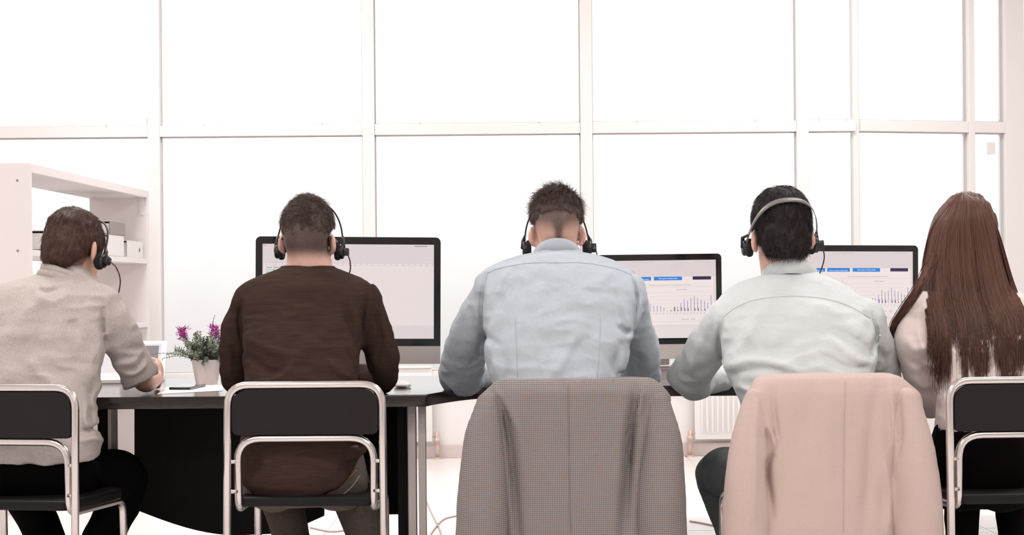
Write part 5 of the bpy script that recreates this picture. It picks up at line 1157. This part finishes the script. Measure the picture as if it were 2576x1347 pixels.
for fu, fv in ((460, 842), (541, 838)):
    LV = []; LQ = []; e_ = P(fu, fv, 6.72) - pc
    tube('stem', [np.array([e_[0] * .3, 0, hp - .01]), e_ * np.array([.7, 1, .8]), e_], .0011, M['leaf'], pl, 5)
    for i in range(170):
        a = rs.uniform(0, 2 * math.pi); t = rs.uniform(-.024, .022); o_ = np.array([math.cos(a), math.sin(a), rs.uniform(.1, 1.4)]); p = e_ + np.array([rs.normal(0, .008), rs.normal(0, .008), t])
        leaf(p, o_, np.array([0, 0, 1.0]), rs.uniform(.008, .024), .0022)
    mesh_np('flower_spike', np.array(LV), np.array(LQ), M['petal'], pl, False)['label'] = 'magenta pink flower spike'
# papers, phone, mouse
def flat(name, corners, h, m, lab, cat, z=DZ, bev=0, par=None):
    """thin slab with corners given as desk points"""
    c = np.mean(corners, 0); root = None
    o = prism(name, [(x - c[0], y - c[1], 0) for x, y in corners], (0, 0, h), m, par, bev); o.location = (c[0], c[1], z); tag(o, lab, cat); return o
def dpt(u, v, z=DZ):
    du, dv = u - CU, v - CV; b = dv * cR + du * sR; Y = (CH - z) * F / b; return P(u, v, Y)[:2]
flat('paper_sheet', [dpt(395, 993), dpt(560, 984), dpt(562, 966), dpt(420, 974)], .0012, M['paper'], 'white paper sheet lying under the dark phone', 'paper')
ph = empty('phone'); a_, b_, c_, d_ = (np.array(dpt(u, v, DZ + .002)) for u, v in ((425, 981), (478, 981), (517, 973), (465, 972)))
ctr = (a_ + c_) / 2; ph.location = (ctr[0], ctr[1], DZ + .0014); tag(ph, 'dark smartphone lying on the white paper sheet', 'phone')
prism('phone_body', [(*(q - ctr), 0) for q in (a_, b_, c_, d_)], (0, 0, .0085), M['phone'], ph, .002)
prism('phone_glass', [(*((q - ctr) * .95), .0085) for q in (a_, b_, c_, d_)], (0, 0, .0006), M['bezel'], ph)
ms = dpt(1012, 976); bm = bmesh.new(); bmesh.ops.create_uvsphere(bm, u_segments=24, v_segments=12, radius=1, matrix=Matrix.Diagonal((.03, .056, .016, 1)))
for v_ in bm.verts: v_.co.z = max(v_.co.z, -.003)
mo = empty('computer_mouse', (ms[0], ms[1] + .02, DZ)); tag(mo, 'white computer mouse beside the right elbow of the brown sweater man', 'mouse')
o = obj_bm('mouse_shell', bm, M['whiteplastic'], mo, True); o.location.z = .007; box('mouse_base', (-.022, -.045, 0), (.022, .045, .004), M['whiteplastic'], mo, .002)
# white laptop in front of the grey sweater man
lc = np.array([*dpt(283, 966), DZ]); lp = empty('laptop', (lc[0], lc[1], DZ), math.radians(6)); tag(lp, 'white laptop open on the desk beyond the grey sweater man', 'laptop')
box('base', (-.17, 0, 0), (.17, .23, .016), M['whiteplastic'], lp, .003); ks_ = [(-.15 + i * .0215, .05 + j * .02) for i in range(14) for j in range(5)]
bm = bmesh.new()
for x, y in ks_: add_box(bm, (x, y, .016), (x + .018, y + .017, .018))
obj_bm('keyboard', bm, M['paper'], lp)
LM = Matrix.Translation((0, .225, .018)) @ Matrix.Rotation(math.radians(-50), 4, 'X')
box('lid', (-.17, 0, 0), (.17, .008, .2), M['whiteplastic'], lp, .003, LM)
sc_ = box('screen', (-.15, -.0006, .018), (.15, .001, .182), M['e_mint'], lp, 0, LM); sc_.data.materials.clear(); sc_.data.materials.append(emat('laptop_screen', rgb(214, 204, 206)))
box('screen_band', (.0, -.001, .018), (.14, -.0007, .17), emat('laptop_screen_grey', rgb(128, 120, 122)), lp, 0, LM)
# the small thing held in the raised hand
# keyboards
def keyboard(u, v, lab, m, kw=.43):
    c = dpt(u, v); k_ = empty('keyboard', (c[0], c[1], DZ)); tag(k_, lab, 'keyboard'); box('case', (-kw / 2, -.06, 0), (kw / 2, .06, .014), m, k_, .003)
    bm = bmesh.new()
    for i in range(int(kw / .019) - 1):
        for j in range(5): add_box(bm, (-kw / 2 + .012 + i * .019, -.052 + j * .021, .014), (-kw / 2 + .028 + i * .019, -.034 + j * .021, .019))
    kk = obj_bm('keys', bm, m, k_); kk['kind'] = 'stuff'
keyboard(1390, 958, 'black keyboard on the desk before the blue shirted man', M['keys'])
keyboard(2010, 955, 'black keyboard on the desk before the white shirted man', M['keys'])
flat('paper_sheet', [dpt(2200, 968), dpt(2330, 966), dpt(2330, 940), dpt(2215, 940)], .0012, M['paper'], 'white paper sheet beside the woman with long hair', 'paper')
pe = empty('pencil', (0, 0, 0)); tag(pe, 'orange pencil standing out of the hand of the woman', 'pencil')
pa, pb = P(2262, 918, 6.3), P(2284, 966, 6.22); d_ = pb - pa
pe.location = tuple(pb)
tube('pencil_body', [pa - pb, pa + d_ * .86 - pb], .0042, mat('orange_lacquer', rgb(226, 150, 110), .4), pe, 6); tube('pencil_tip', [pa + d_ * .86 - pb, pb - pb], [.0042, .0008], M['edge'], pe, 6); tube('pencil_cap', [pa - d_ * .12 - pb, pa - pb], .0044, M['paper'], pe, 6)
# cables on the floor
def cable(pts, lab, r=.004):
    ps = []
    for u, v in spline(pts, 8):
        p_ = dpt(u, v, r); ps.append(np.array([p_[0], p_[1], r]))
    c0 = np.mean(ps, 0); c0[2] = 0; o = tube('cable', [p - c0 for p in ps], r, M['cable'], None, 6); o.location = tuple(c0); tag(o, lab, 'cable', 'loose cables on the floor')
cable([(1072, 1258), (1085, 1290), (1105, 1330), (1112, 1362)], 'beige cable running down beside the pale desk boards'); cable([(1150, 1298), (1115, 1308), (1090, 1335), (1080, 1352)], 'beige cable curving left of the checked jacket')
cable([(1735, 1312), (1760, 1316), (1800, 1324)], 'beige cable between the two hung jackets'); cable([(780, 1328), (830, 1338), (865, 1336)], 'beige cable between the legs of the brown sweater man')

flush_texts()
